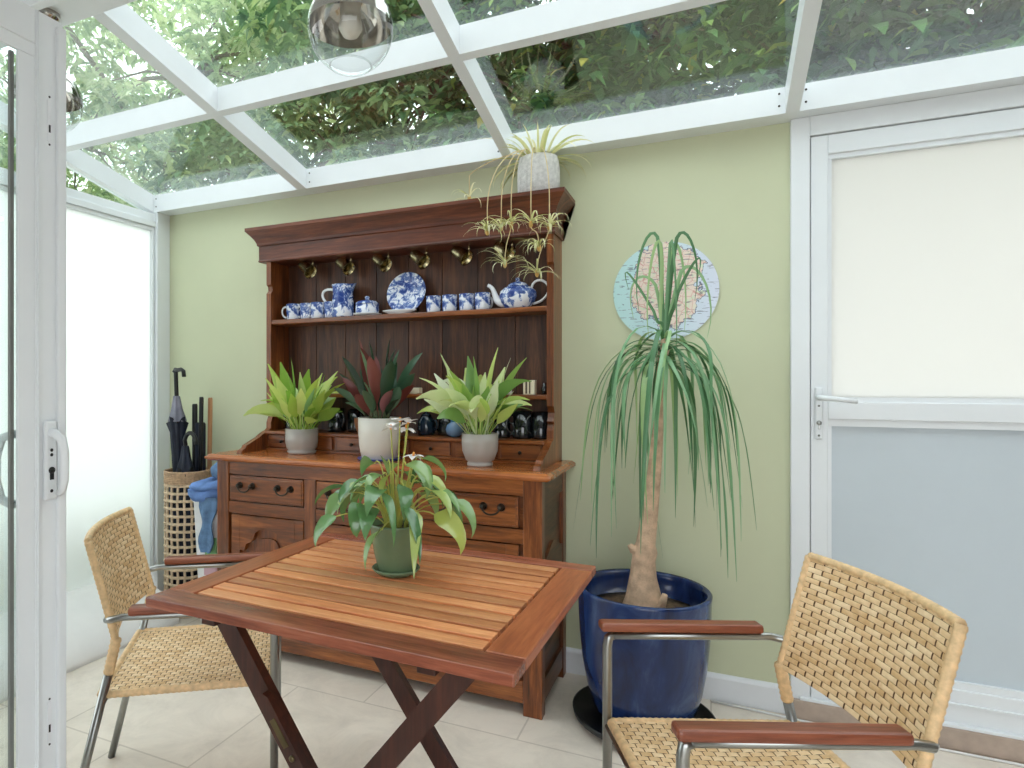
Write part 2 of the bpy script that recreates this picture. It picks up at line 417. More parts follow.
c.part('header_beam', MB().box(-3.0, XR, -1.46, -1.322, 2.50, 2.66, .004).box(-3.0, XR, -1.48, -1.45, 2.475, 2.52, .003), M['upvc'])

# left side: posts, head frame, fanlight, frosted panel, added rounded kerb
w = Thing('wall_left', (XL, 0, 0), kind='structure')
w.part('corner_post', MB().box(-2.99, -2.905, -.095, 0, 0, 2.26, .003), M['upvc'])
w.part('head_rail', MB().box(-2.985, -2.915, -1.25, -.095, 2.165, 2.20, .003).box(-2.99, -2.925, -1.25, -.095, 2.20, 2.245, .003), M['upvc'])
w.part('mullion', MB().box(-2.99, -2.915, -1.30, -1.19, 0, 2.54, .004), M['upvc'])
w.part('mullion', MB().box(-2.99, -2.915, -2.5, -2.42, 0, 2.80, .004), M['upvc'])
w.part('fanlight_pane', MB().prism([(-.12, 2.245), (-1.25, 2.245), (-1.25, rz(-1.25)), (-.12, rz(-.12))], 'X', -2.965, -2.959), M['roofglass'])
win = Thing('window_1', (XL, 0, 0), kind='structure')
fr = MB()
for (a, b, z0, z1) in ((-.112, -.097, .2, 2.165), (-1.19, -1.15, .2, 2.165)): fr.box(-2.97, -2.925, a, b, z0, z1, .003)
fr.box(-2.97, -2.925, -1.15, -.112, 2.145, 2.165, .003)
win.part('window_frame', fr, M['upvc'])
win.part('frosted_pane', MB().box(-2.95, -2.944, -1.15, -.112, .15, 2.145), M['frost'])
win = Thing('window_2', (XL, 0, 0), kind='structure')
fr = MB()
for (a, b) in ((-1.36, -1.30), (-2.42, -2.36)): fr.box(-2.97, -2.925, a, b, .2, 2.3, .003)
fr.box(-2.97, -2.925, -2.36, -1.36, 2.25, 2.3, .003).box(-2.97, -2.925, -2.36, -1.36, .2, .26, .003)
win.part('window_frame', fr, M['upvc'])
win.part('clear_pane', MB().box(-2.95, -2.944, -2.36, -1.36, .26, 2.25), M['roofglass'])
kp = [(-2.99, 0)]+[(-2.95+.422*math.sin(a), .205*math.cos(a)) for a in [i*PI/2/14 for i in range(15)]]
mbk = MB()
nk = len(kp); vs = [(x, y, z) for y in (-.3, -3.4) for x, z in [(-2.99, .205)]+kp[1:]+[(-2.99, 0)]]
nk = len(vs)//2
mbk.add(vs, [(k, (k+1) % nk, nk+(k+1) % nk, nk+k) for k in range(nk)], True).add(vs[:nk], [tuple(range(nk))]).add(vs[nk:], [tuple(range(nk-1, -1, -1))])
solo('trim_1', mbk, M['kerb'], (-2.7, -1.8, 0), kind='structure')  # added kerb; its round profile gives the wall foot a gradual shading

# right: white door with frosted upper pane and grey lower panel
d = Thing('door_1', (.272, 0, 0), kind='structure')
f_ = MB().box(.272, .334, -.03, .09, .0, 2.254, .003).box(.334, 1.35, -.03, .09, 2.182, 2.254, .003).box(1.27, 1.35, -.03, .09, 0, 2.182, .003).box(1.35, XR, 0, .1, 0, 2.254)
d.part('door_frame', f_, M['upvc'])
d.part('seal', MB().box(.3342, .3368, -.012, .05, .09, 2.178), M['seal'])
lf = MB().box(.337, .392, -.022, .05, .085, 2.179, .003).box(1.21, 1.268, -.022, .05, .085, 2.179, .003)
lf.box(.392, 1.21, -.022, .05, 2.108, 2.179, .003).box(.392, 1.21, -.022, .05, .085, .20, .003)
lf.box(.392, 1.21, -.022, .05, 1.125, 1.19, .003)
for (z0, z1) in ((.2, .225), (1.10, 1.125), (1.19, 1.207), (2.09, 2.108)):
    lf.prism([(-.018, z0), (-.002, z0 if z0 in (.2, 1.19) else z1), (.01, z1), (.01, z0)] if False else [(-.014, z0), (-.014, z1), (.02, z1), (.02, z0)], 'X', .392, 1.21)
for (x0, x1) in ((.392, .404), (1.198, 1.21)): lf.box(x0, x1, -.014, .02, .2255, 1.0995).box(x0, x1, -.014, .02, 1.2075, 2.0895)
lf.box(.337, 1.268, -.03, .05, .15, .155, .001)
d.part('door_leaf', lf, M['upvc'])
d.part('frosted_pane', MB().box(.404, 1.198, .006, .012, 1.207, 2.09), M['frost_door'])
d.part('lower_panel', MB().box(.404, 1.198, .0, .02, .225, 1.10), M['upvc_grey'])
hp = MB().box(.349, .376, -.032, -.022, 1.05, 1.245, .006)
h_ = d.part('handle_plate', hp, M['upvc'])
d.part('lever', MB().tube([(.362, -.03, 1.205), (.362, -.062, 1.205), (.372, -.068, 1.2045), (.42, -.07, 1.2), (.475, -.068, 1.193)], [.011, .0105, .0105, .0095, .008], 10), M['upvc'], h_)
d.part('lock_cylinder', MB().lathe([(.0085, 0), (.0085, .006), (.006, .008)], (.362, -.032, 1.112), 14, axis=(0, -1, 0)).box(.3585, .3655, -.038, -.03, 1.088, 1.112, .001), M['steel'], h_)
sc_ = MB()
for zz in (1.175, 1.065): sc_.lathe([(.004, 0), (.003, .002)], (.362, -.032, zz), 10, axis=(0, -1, 0))
d.part('screw', sc_, M['seal'], h_)
solo('trim_2', MB().box(.272, XR, -.045, .09, 0, .075, .003), M['step'], (.8, 0, 0), kind='structure')
solo('trim_3', MB().box(.30, XR, -.042, .05, .075, .086, .002), M['upvc'], (.8, 0, 0), kind='structure')

# near left: open sliding door leaf seen side on
XD = -1.284
d = Thing('door_2', (XD, -2.3, 0), kind='structure')
s_ = MB().box(XD-.05, XD, -1.94, -1.877, .01, 2.045, .003)                 # lock stile
s_.box(XD-.05, XD, -2.95, -2.88, .01, 2.045, .003)
s_.box(XD-.05, XD, -2.88, -1.94, 1.972, 2.045, .003).box(XD-.05, XD, -2.88, -1.94, .01, .09, .003)
s_.box(XD, XD+.006, -1.938, -1.935, .02, 2.04).box(XD-.002, XD+.010, -1.896, -1.8762, .012, 2.03, .003)
for i in range(3): s_.box(XD-.012, XD-.004-.004*i, -1.975+.008*i, -1.939, .09, 1.944)
s_.box(XD-.012, XD-.004, -2.88, -1.94, 1.945, 1.972)
d.part('door_leaf', s_, M['upvc'])
d.part('clear_pane', MB().box(XD-.034, XD-.028, -2.88, -1.945, .09, 1.972), M['roofglass'])
d.part('seal', MB().box(XD-.0275, XD-.020, -1.982, -1.974, .09, 1.944), M['seal'])
hb = d.part('handle_plate', MB().box(XD, XD+.012, -1.927, -1.899, 1.008, 1.178, .005), M['upvc'])
d.part('pull_grip', MB().tube([(XD+.006, -1.914, 1.152), (XD+.022, -1.911, 1.15), (XD+.032, -1.905, 1.138), (XD+.035, -1.901, 1.11), (XD+.035, -1.901, 1.05), (XD+.032, -1.903, 1.03), (XD+.022, -1.906, 1.02)], [.010, .010, .0105, .010, .009, .008, .006], 10), M['upvc'], hb)
kh = MB().lathe([(.0075, 0), (.0075, .0015)], (XD+.0118, -1.913, 1.072), 12, axis=(1, 0, 0)).box(XD+.0118, XD+.0133, -1.9175, -1.9085, 1.052, 1.072)
for zz in (1.115, 1.105, 1.028): kh.lathe([(.004, 0), (.003, .001)], (XD+.0118, -1.913, zz), 10, axis=(1, 0, 0))
d.part('keyhole', kh, M['black'], hb)
d.part('outer_grip', MB().tube([(XD-.05, -1.955, 1.15), (XD-.085, -1.96, 1.14), (XD-.095, -1.965, 1.10), (XD-.095, -1.965, 1.05), (XD-.085, -1.96, 1.01), (XD-.05, -1.955, 1.0)], .010, 8), M['upvc'])
for z0, z1 in ((1.775, 1.865), (.49, .575)):
    kp_ = d.part('strike_plate', MB().box(XD, XD+.002, -1.915, -1.907, z0, z1, .0008), M['white_china'])
    d.part('slot', MB().box(XD+.0018, XD+.003, -1.913, -1.909, z0+.02, z0+.036).lathe([(.0025, 0), (.002, .001)], (XD+.002, -1.911, z0-.006), 8, axis=(1, 0, 0)).lathe([(.0025, 0), (.002, .001)], (XD+.002, -1.911, z1+.006), 8, axis=(1, 0, 0)), M['black'], kp_)

# ------------------------------------------------------------------ dresser
FY = -.455; DX0, DX1 = -2.134, -.57
D = Thing('welsh_dresser', (-1.35, -.23, 0), 'large dark oak dresser with plate rack, drawers and arched doors against the green wall', 'dresser')
for q in ((DX0, DX0+.07, FY, FY+.05), (DX1-.073, DX1, FY, FY+.05), (DX0, DX0+.06, -.075, -.02), (DX1-.06, DX1, -.075, -.02)):
    D.part('corner_post', MB().box(*q, 0, .893, .003), M['dw_z'])
rl = MB().box(DX0+.07, DX1-.073, FY+.006, FY+.03, .832, .893).box(DX0+.07, DX1-.073, FY+.003, FY+.03, .648, .704, .002)
rl.box(DX0+.07, DX1-.073, FY+.003, FY+.03, .045, .104, .003).box(DX0+.07, DX1-.073, FY-.002, FY+.03, .104, .132, .004)
D.part('front_rails', rl, M['dw_x'])
drx = [(-2.061, -1.636), (-1.575, -1.150), (-1.083, -.658)]
for a, b in ((-1.636, -1.575), (-1.150, -1.083)): D.part('divider', MB().box(a, b, FY+.0012, FY+.031, .132, .832, .002), M['dw_z'])
D.part('carcass_back', MB().box(DX0+.02, DX1-.02, FY+.03, FY+.036, .1, .89).box(DX0+.02, DX1-.02, -.03, -.02, .08, .89).box(DX0+.02, DX1-.02, FY+.03, -.03, .08, .1), M['dw_x'])
# side panels, framed
for xs, sgn in ((DX0, 1), (DX1, -1)):
    x0, x1 = sorted((xs+sgn*.004, xs+sgn*.022)); sp = MB()
    yb = [(-.405, -.075)]
    for z0, z1 in ((.80, .893), (.50, .575), (.045, .13)): sp.box(x0, x1, -.405, -.075, z0, z1)
    pts = [(-.405, .80)]+[(-.405+.33*i/16, .80-.0-.03*abs(math.sin(2*PI*i/16))*0) for i in range(17)]
    # scalloped lower edge of the upper panel
    pts = [(-.405, .575)]+[(-.405+.33*i/20, .575+.05*math.sin(PI*i/20)**2*(1 if i else 1)) for i in range(21)]+[(-.075, .575)]
    sp.prism(pts[1:-1], 'X', x0, x1)
    xp0, xp1 = sorted((xs+sgn*.016, xs+sgn*.02)); sp.box(xp0, xp1, -.405, -.075, .1, .85)
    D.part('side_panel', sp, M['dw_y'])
# worktop, moulded edge
wt = MB(); prof = [(-.484, .900), (-.4855, .909), (-.481, .9165), (-.470, .9225), (0, .9225), (0, .893), (-.474, .893)]
wt.prism(prof, 'X', -2.168, -.548)
for xa, xb, xc_ in ((-2.168, -2.184, -1), (-.548, -.533, 1)):
    wt.add([(xa, y, z) for y, z in prof]+[(xb, min(y, 0) if y > -.4 else y+.0, (.901 if z < .905 else min(z, .913))) for y, z in prof],
           [(k, (k+1) % 7, 7+(k+1) % 7, 7+k) for k in range(7)]+[tuple(range(7, 14))])
D.part('worktop', wt, M['dw_top'])
def bail(mb_p, x, z, y):
    k = D.part('bail_handle', MB().tube([(x-.036, y-.018, z)]+bez((x-.034, y-.02, z-.004), (x-.03, y-.028, z-.034), (x+.03, y-.028, z-.034), (x+.034, y-.02, z-.004), 10)+[(x+.036, y-.018, z)], .0035, 7)
        .lathe([(.016, 0), (.015, .005), (.008, .009), (.0105, .018), (.007, .025), (0, .026)], (x-.036, y, z), 14, axis=(0, -1, 0))
        .lathe([(.016, 0), (.015, .005), (.008, .009), (.0105, .018), (.007, .025), (0, .026)], (x+.036, y, z), 14, axis=(0, -1, 0)), M['iron'], mb_p)
for a, b in drx:
    dr = D.part('drawer', MB().box(a+.004, b-.004, FY+.0, FY+.03, .709, .827, .003).box(a+.012, b-.012, FY-.003, FY+.02, .717, .819, .003), M['dw_x'])
    for xx in (a+.105, b-.105): bail(dr, xx, .783, FY-.003)
def arch_door(a, b, name):
    z0, z1 = .136, .645; st = .052; xm = (a+b)/2
    fr = MB().box(a+.003, a+st, FY, FY+.026, z0, z1, .002).box(b-st, b-.003, FY, FY+.026, z0, z1, .002).box(a+st, b-st, FY, FY+.026, z0, z0+.06, .002)
    hw = (b-a)/2-st; L = []
    half = [(1., 0.), (.84, 0), (.80, .012), (.77, .03), (.66, .036), (.55, .047), (.47, .066), (.42, .088), (.30, .10), (.15, .104), (0, .105)]
    zb = z1-.165
    left = [(xm-hw*u, zb+h*1.0) for u, h in half]; right = [(xm+hw*u, zb+h*1.0) for u, h in half[::-1][1:]]
    low = left+right
    # top rail above the arch built as vertical strips so that it stays planar
    for (p, q) in zip(low, low[1:]):
        if q[0]-p[0] > 1e-5: fr.prism([p, q, (q[0], z1-.002), (p[0], z1-.002)], 'Y', FY, FY+.026)
    o = D.part(name, fr, M['dw_x'])
    D.part('raised_panel', MB().box(a+st, b-st, FY+.021, FY+.0255, z0+.05, z1-.03).prism([(xm+(x-xm)*.8, (z-zb)*.9+zb-.03) for x, z in low]+[(xm+hw*.8, z0+.085), (xm-hw*.8, z0+.085)], 'Y', FY+.011, FY+.0215), M['dw_z'], o)
    return o
for i, (a, b) in enumerate(drx):
    o = arch_door(a+.012 if i == 0 else a, b, 'door')
    kx = b-.03 if i == 0 else a+.03
    D.part('door_knob', MB().lathe([(.006, 0), (.005, .01), (.011, .016), (.009, .024), (0, .026)], (kx, FY, .43), 14, axis=(0, -1, 0)), M['iron'], o)
# plate rack
RX0, RX1, RY = -2.068, -.592, -.165
for xs, sgn in ((RX0, 1), (RX1, -1)):
    x0, x1 = sorted((xs, xs+sgn*.028))
    edge = [(-.395, .9225), (-.385, .937), (-.36, .945), (-.352, .958), (-.335, .963), (-.30, .975), (-.255, .99), (-.225, 1.005), (-.205, 1.013), (-.183, 1.019), (-.166, 1.03),
            (RY, 1.06), (-.158, 1.075), (-.150, 1.09), (-.163, 1.10), (-.152, 1.115), (-.142, 1.135), (-.15, 1.15), (-.165, 1.165), (RY, 1.72), (-.150, 1.735), (-.152, 1.755), (-.166, 1.765),
            (-.168, 1.79), (-.175, 1.80), (-.18, 1.83), (-.19, 1.84), (-.19, 1.90), (0, 1.90), (0, .9225)]
    edge2 = [(max(y, RY) if z > 1.03 else y, z) for y, z in edge]
    mbs = MB()
    # strips between the edge and the wall
    fr_ = [p for p in edge2 if p[0] < -.01]
    for p, q in zip(fr_, fr_[1:]):
        if q[1]-p[1] > 1e-5: mbs.prism([p, (0, p[1]), (0, q[1]), q], 'X', x0, x1)
    D.part('rack_side', mbs, M['dw_z'])
bk = MB(); nb = 8; bw = (RX1-RX0-.056)/nb
for i in range(nb): bk.box(RX0+.028+i*bw+.0012, RX0+.028+(i+1)*bw-.0012, -.016, -.004, .93, 1.90, .002)
D.part('back_planks', bk, M['dw_back'])
for z0, z1, nm in ((1.56, 1.584, 'shelf'), (1.19, 1.21, 'shelf')):
    D.part(nm, MB().box(RX0+.028, RX1-.028, RY+.002, -.016, z0, z1, .005), M['dw_x'])
D.part('spice_ledge', MB().box(RX0+.028, RX1-.028, -.215, -.016, 1.003, 1.02, .005).box(RX0+.028, RX1-.028, -.208, -.016, .9225, .934, .003), M['dw_x'])
ns = 7; sx0, sx1 = RX0+.028, RX1-.028; swd = (sx1-sx0)/ns
D.part('spice_dividers', MB().box(sx0, sx1, -.19, -.185, .934, 1.003), M['dw_z'])
for i in range(ns):
    a = sx0+i*swd+.014; b = a+swd-.028
    o = D.part('spice_drawer', MB().box(a, b, -.204, -.19, .938, 1.0, .003), M['dw_x'])
    D.part('knob', MB().lathe([(.004, 0), (.0035, .008), (.008, .013), (.007, .019), (0, .021)], ((a+b)/2, -.204, .969), 12, axis=(0, -1, 0)), M['iron'], o)
# frieze and cornice with mitred returns
co = MB(); pf = [(-.175, 1.882), (-.178, 1.888), (-.175, 1.895), (-.175, 1.962), (-.182, 1.966), (-.184, 1.978), (-.192, 1.995), (-.205, 2.012), (-.222, 2.032), (-.226, 2.036), (-.226, 2.052)]
fx0, fx1 = -2.108, -.585
ring0 = []
for y, z in pf:
    o_ = -y-.175
    ring0.append([(fx0-o_, 0, z), (fx0-o_, y, z), (fx1+o_, y, z), (fx1+o_, 0, z)])
vs = [p for r_ in ring0 for p in r_]; fs = []
for i in range(len(pf)-1):
    for k in range(3): fs.append((i*4+k, i*4+k+1, (i+1)*4+k+1, (i+1)*4+k))
n_ = (len(pf)-1)*4; fs.append((n_, n_+1, n_+2, n_+3)); fs.append((3, 2, 1, 0))
fs += [tuple(i*4 for i in range(len(pf)))[::-1], tuple(i*4+3 for i in range(len(pf)))]
co.add(vs, fs)
D.part('cornice', co, M['dw_corn'])
cupx = [-1.87, -1.645, -1.44, -1.24, -1.03, -.83]
for x in cupx: D.part('cup_hook', MB().tube(bez((x, -.09, 1.882), (x, -.09, 1.868), (x+.012, -.09, 1.862), (x+.012, -.09, 1.874), 6), .0022, 6), M['brass'])

# hanging pewter cups
ords = ['first', 'second', 'third', 'fourth', 'fifth', 'sixth']
def cup_at(x, i):
    t = Thing('metal_cup', (x, -.09, 1.862), '%s from the left of the tarnished metal cups hanging under the dresser cornice' % ords[i], 'cup', 'metal cups hung from the dresser hooks', local=True)
    ax = Vector((.78, -.22, -.58)).normalized()
    pr = [(.0, 0), (.026, 0), (.027, .01), (.030, .05), (.036, .08), (.038, .082), (.034, .08), (.027, .045), (.024, .008), (0, .006)]
    st = Vector((-.022, 0, .002))
    t.part('bowl', MB().lathe(pr, st-ax*.01, 20, axis=ax), M['pewter'])
    q = st-ax*.01; sd = Vector((.58, 0, .78)).normalized()
    t.part('handle', MB().tube(bez(q+ax*.065+sd*.031, q+ax*.06+sd*.07, q+ax*.015+sd*.06, q+ax*.012+sd*.026, 8), .004, 7), M['pewter'])
for i, x in enumerate(cupx): cup_at(x, i)

# ------------------------------------------------------------------ blue and white china on the upper shelf
Z1 = 1.5845; GY = -.095
def mug_parts(t, x, y, z, r, h, az, handle=True):
    pr = [(0, 0), (r*.86, 0), (r*.95, .006), (r, h*.3), (r, h*.97), (r*1.02, h), (r*.93, h*.985), (r*.9, h*.3), (r*.8, .012), (0, .012)]
    t.part('body', MB().lathe(pr, (x, y, z), 28), M['china'])
    if handle:
        dx, dy = math.cos(az), math.sin(az); f = lambda a, zz: (x+dx*a, y+dy*a, z+zz)
        t.part('handle', MB().tube(bez(f(r*.96, h*.82), f(r*2.0, h*.95), f(r*1.9, h*.1), f(r*.96, h*.18), 10), .0052, 8), M['white_china'])
mx = [-1.95, -1.872, -1.80, -1.728]
for i, x in enumerate(mx):
    t = Thing('mug', (x, GY, Z1), '%s blue and white mug from the left end of the dresser shelf' % ords[i], 'mug', 'blue and white mugs with handles on the shelf')
    mug_parts(t, x, GY+.01*(i % 2), Z1, .036, .083, PI*1.08)
t = Thing('milk_jug', (-1.652, GY, Z1), 'tall blue and white china jug with white loop handle on the shelf', 'jug')
h = .162; r = .056
pr = [(0, 0), (r*.95, 0), (r, .008), (r*.97, h*.4), (r*.9, h*.72), (r*.93, h*.92), (r*1.02, h), (r*.95, h*.99), (r*.84, h*.72), (r*.88, .02), (0, .012)]
mb = MB().lathe(pr, (-1.652, GY, Z1), 32)
for i, q in enumerate(mb.v):
    if q[2] > Z1+h*.85 and q[0] > -1.652+.03:
        k = (q[2]-Z1-h*.85)/(h*.15); w_ = max(0, 1-abs(q[1]-GY)/.03); mb.v[i] = (q[0]+.02*k*w_, q[1], q[2]+.004*k*w_)
t.part('body', mb, M['china'])
t.part('handle', MB().tube(bez((-1.70, GY, Z1+h*.86), (-1.80, GY, Z1+h*1.05), (-1.79, GY, Z1+h*.5), (-1.705, GY, Z1+h*.35), 12), .0065, 8), M['white_china'])
t = Thing('butter_dish', (-1.515, GY, Z1), 'round lidded blue and white butter dish on white saucer beside the jug', 'dish')
t.part('saucer', MB().lathe([(0, 0), (.045, 0), (.07, .01), (.071, .013), (.045, .006), (0, .006)], (-1.515, GY, Z1), 32), M['white_china'])
t.part('body', MB().lathe([(0, .006), (.05, .006), (.057, .02), (.058, .055), (0, .055)], (-1.515, GY, Z1), 32), M['china'])
t.part('lid', MB().lathe([(.059, .055), (.058, .064), (.045, .074), (.015, .08), (.009, .084), (.013, .092), (.008, .099), (0, .1)], (-1.515, GY, Z1), 32), M['china'])
t = Thing('display_plate', (-1.318, -.06, Z1), 'blue and white patterned plate standing upright in the middle of the shelf', 'plate')
ax = Vector((0, -1, .22)).normalized()
pr = [(0, 0), (.06, 0), (.07, .004), (.1, .012), (.103, .015), (.1, .017), (.068, .009), (.058, .006), (0, .005)]
t.part('plate_face', MB().lathe(pr, (-1.318, -.055, Z1+.106), 40, axis=ax), M['china'])
t.part('plate_stand', MB().tube([(-1.36, -.02, Z1+.09), (-1.36, -.03, Z1+.004), (-1.36, -.085, Z1+.004), (-1.36, -.09, Z1+.016)], .003, 6).tube([(-1.36, -.03, Z1+.004), (-1.276, -.03, Z1+.004)], .003, 6).tube([(-1.276, -.02, Z1+.09), (-1.276, -.03, Z1+.004), (-1.276, -.085, Z1+.004), (-1.276, -.09, Z1+.016)], .003, 6), M['brass'])
mb = MB().lathe([(0, 0), (.05, 0), (.055, .004), (.085, .016), (.088, .02), (.083, .02), (.05, .009), (0, .008)], (-1.33, -.118, Z1), 32)
mb.v = [(q[0], -.118+(q[1]+.118)*.42, q[2]) for q in mb.v]
solo('oval_dish', mb, M['white_china'], (-1.33, -.118, Z1), 'shallow white oval dish lying in front of the upright plate', 'dish')
for i, x in enumerate([-1.163, -1.083, -1.001, -.925]):
    t = Thing('beaker', (x, GY, Z1), '%s blue and white cup counted from the upright plate towards the teapot' % ords[i], 'cup', 'blue and white cups between plate and teapot')
    mug_parts(t, x, GY, Z1, .035, .078, PI*.35, handle=(i == 3))
t = Thing('teapot', (-.765, -.1, Z1), 'blue and white china teapot with long spout at the right end of the shelf', 'teapot')
TX, TY = -.765, -.088
pr = [(0, 0), (.045, 0), (.05, .006), (.066, .03), (.074, .055), (.07, .078), (.052, .094), (.04, .1), (0, .1)]
mb = MB().lathe(pr, (TX, TY, Z1), 36); mb.v = [(TX+(q[0]-TX)*1.12, TY+(q[1]-TY)*.92, q[2]) for q in mb.v]
t.part('body', mb, M['china'])
t.part('lid', MB().lathe([(.046, .098), (.044, .104), (.03, .114), (.012, .119), (.008, .124), (.012, .131), (.006, .138), (0, .139)], (TX, TY, Z1), 28), M['china'])
t.part('spout', MB().tube(bez((TX-.06, TY, Z1+.028), (TX-.118, TY, Z1+.03), (TX-.095, TY, Z1+.1), (TX-.137, TY, Z1+.112), 12), [.019, .0185, .018, .017, .016, .0145, .013, .012, .011, .01, .009, .0085, .008], 12), M['white_china'])
t.part('handle', MB().tube(bez((TX+.06, TY, Z1+.09), (TX+.075, TY, Z1+.15), (TX+.155, TY, Z1+.11), (TX+.13, TY, Z1+.06), 10)+bez((TX+.13, TY, Z1+.06), (TX+.115, TY, Z1+.035), (TX+.1, TY, Z1+.025), (TX+.068, TY, Z1+.02), 6)[1:], .0055, 8), M['white_china'])

# things on the lower shelf and behind the plants
Z2 = 1.2105; Z3 = 1.0205
t = Thing('wooden_bowl', (-1.5, -.09, Z2), 'small dark wooden bowl on the lower shelf behind the maroon plant', 'bowl')
t.part('bowl_body', MB().lathe([(0, 0), (.025, 0), (.03, .006), (.055, .03), (.066, .055), (.062, .055), (.05, .032), (0, .01)], (-1.5, -.09, Z2), 24), M['bowl_wood'])
solo('small_box', MB().box(-1.272, -1.222, -.13, -.09, Z2, Z2+.028, .003).box(-1.262, -1.235, -.132, -.128, Z2+.008, Z2+.02), M['box_cream'], (-1.25, -.11, Z2), 'low cream trinket box on the lower shelf left of the lime plant', 'box')
solo('salt_cellar', MB().lathe([(0, 0), (.017, 0), (.018, .01), (.014, .04), (.016, .045), (.016, .058), (0, .062)], (-.80, -.12, Z2), 16), M['white_china'], (-.80, -.12, Z2), 'small white china pot on the lower shelf behind the lime plant', 'pot')
t = Thing('match_box', (-.70, -.12, Z2), 'upright cream box with dark stripes at the right end of the lower shelf', 'box')
t.part('carton', MB().box(-.728, -.678, -.14, -.10, Z2, Z2+.062, .002), M['box_cream'])
t.part('stripe', MB().box(-.718, -.710, -.1412, -.139, Z2+.004, Z2+.056).box(-.702, -.696, -.1412, -.139, Z2+.004, Z2+.056), M['box_stripe'])
solo('ink_bottle', MB().lathe([(0, 0), (.014, 0), (.015, .03), (.008, .036), (.009, .05), (0, .052)], (-.645, -.10, Z2), 16), M['dark_glass'], (-.645, -.10, Z2), 'tiny dark bottle beside the striped box on the lower shelf', 'bottle')
def dmug(x, y, lab, r=.04, h=.105, az=0):
    t = Thing('glass_mug', (x, y, Z3), lab, 'mug', 'dark glass mugs above the small drawers')
    t.part('body', MB().lathe([(0, 0), (r*.95, 0), (r, .006), (r*.96, h), (r*.9, h), (r*.9, .014), (0, .012)], (x, y, Z3), 24), M['dark_glass'])
    dx, dy = math.cos(az), math.sin(az); f = lambda a, zz: (x+dx*a, y+dy*a, Z3+zz)
    t.part('handle', MB().tube(bez(f(r*.94, h*.85), f(r*1.9, h*.9), f(r*1.9, h*.15), f(r*.94, h*.2), 9), .005, 7), M['dark_glass'])
dmug(-1.95, -.1, 'black glass mug at the far left end above the small drawers', .04, .085, 0)
dmug(-1.68, -.11, 'black glass mug right of the left lily above the small drawers', .042, .115, -.5)
dmug(-1.585, -.09, 'black glass mug just left of the maroon plant above the small drawers', .038, .11, -.5)
dmug(-.83, -.11, 'shorter black glass mug just right of the lime plant on the drawer ledge', .036, .08, -.2)
dmug(-.742, -.10, 'tall black glass mug second from the right end of the drawer ledge', .042, .118, 3.6)
dmug(-.662, -.10, 'black glass mug at the right end of the drawer ledge', .038, .116, 3.6)
t = Thing('wooden_cup', (-1.505, -.15, Z3), 'orange brown turned wooden cup beside the white pot', 'cup')
t.part('cup_body', MB().lathe([(0, 0), (.028, 0), (.04, .03), (.046, .072), (.042, .072), (.034, .03), (0, .012)], (-1.505, -.15, Z3), 24), M['bowl_wood'])
t = Thing('coffee_pot', (-1.19, -.12, Z3), 'small dark navy lidded pot on the ledge between white pot and blue flask', 'pot')
t.part('body', MB().lathe([(0, 0), (.035, 0), (.042, .02), (.04, .06), (.026, .085), (.022, .09), (0, .09)], (-1.19, -.12, Z3), 24), M['navy_glaze'])
t.part('lid', MB().lathe([(.024, .09), (.02, .098), (.008, .104), (.007, .112), (0, .116)], (-1.19, -.12, Z3), 20), M['navy_glaze'])
t.part('handle', MB().tube(bez((-1.155, -.13, Z3+.07), (-1.12, -.14, Z3+.08), (-1.12, -.14, Z3+.02), (-1.15, -.13, Z3+.025), 8), .005, 7), M['navy_glaze'])
dmug(-1.10, -.09, 'black glass mug behind the blue flask on the drawer ledge', .04, .095, 2.8)
t = Thing('glass_flask', (-1.035, -.155, Z3), 'round clear blue glass flask with a blue collar beside the lime plant', 'bottle')
t.part('flask_body', MB().lathe([(0, 0), (.02, 0), (.036, .012), (.042, .032), (.036, .052), (.02, .064), (.017, .068), (0, .068)], (-1.035, -.155, Z3), 28), M['blue_flask'])
t.part('collar', MB().lathe([(.018, .066), (.019, .07), (.018, .092), (.014, .094), (0, .094)], (-1.035, -.155, Z3), 20), plain('blue_collar', (48, 108, 168), .3))

# ------------------------------------------------------------------ potted plants on the worktop
ZW = .9228
def pot_mesh(x, y, z, prof):
    return MB().lathe([(r, h+z*0) for r, h in prof], (x, y, z), 40)
def soil_disc(x, y, z, r): return MB().lathe([(0, .0), (r*.6, .004), (r, 0)], (x, y, z), 24)
def rosette(mb, x, y, z, n, Ls, Ws, els, droop, prof, spread=.02, rr=R, az0=0., avoid=None, fold=.25):
    for i in range(n):
        az = az0+i*2.39996+rr.uniform(-.3, .3); u = (i+.5)/n
        el = els[0]+(els[1]-els[0])*u**.8+rr.uniform(-.22, .12)
        L = rr.uniform(*Ls)
        L *= .55+.45*math.sin(max(.3, el))
        if avoid: L = avoid(az, el, L)
        b = (x+math.cos(az)*spread*rr.random(), y+math.sin(az)*spread*rr.random(), z)
        mb.blade(b, az, el, L, rr.uniform(*Ws), droop*rr.choice((.1, .3, .6, 1.1, 1.9)), prof, fold, 11, rr.uniform(-1.1, 1.1))
wall_avoid = lambda y0: (lambda az, el, L: min(L, max(.12, (-y0-.05)/max(.05, math.sin(az)*math.cos(el)))) if math.sin(az) > .05 else L)
def lily(name, x, y, pr, rtop, hp, label, mats, seed, n=30, sx=1.):
    rr = random.Random(seed)
    t = Thing(name, (x, y, ZW), label, 'potted plant')
    t.part('pot', MB().lathe(pr, (x, y, ZW), 40), mats[0])
    t.part('soil', soil_disc(x, y, ZW+hp-.012, rtop*.9), M['soil'])
    mb = MB(); rosette(mb, x, y, ZW+hp-.012, n, (.18, .38), (.044, .066), (1.56, .88), .9, 'spathe', rtop*.8, rr, avoid=wall_avoid(y+.19 if False else y))
    t.part('foliage', mb, mats[1])
    return t
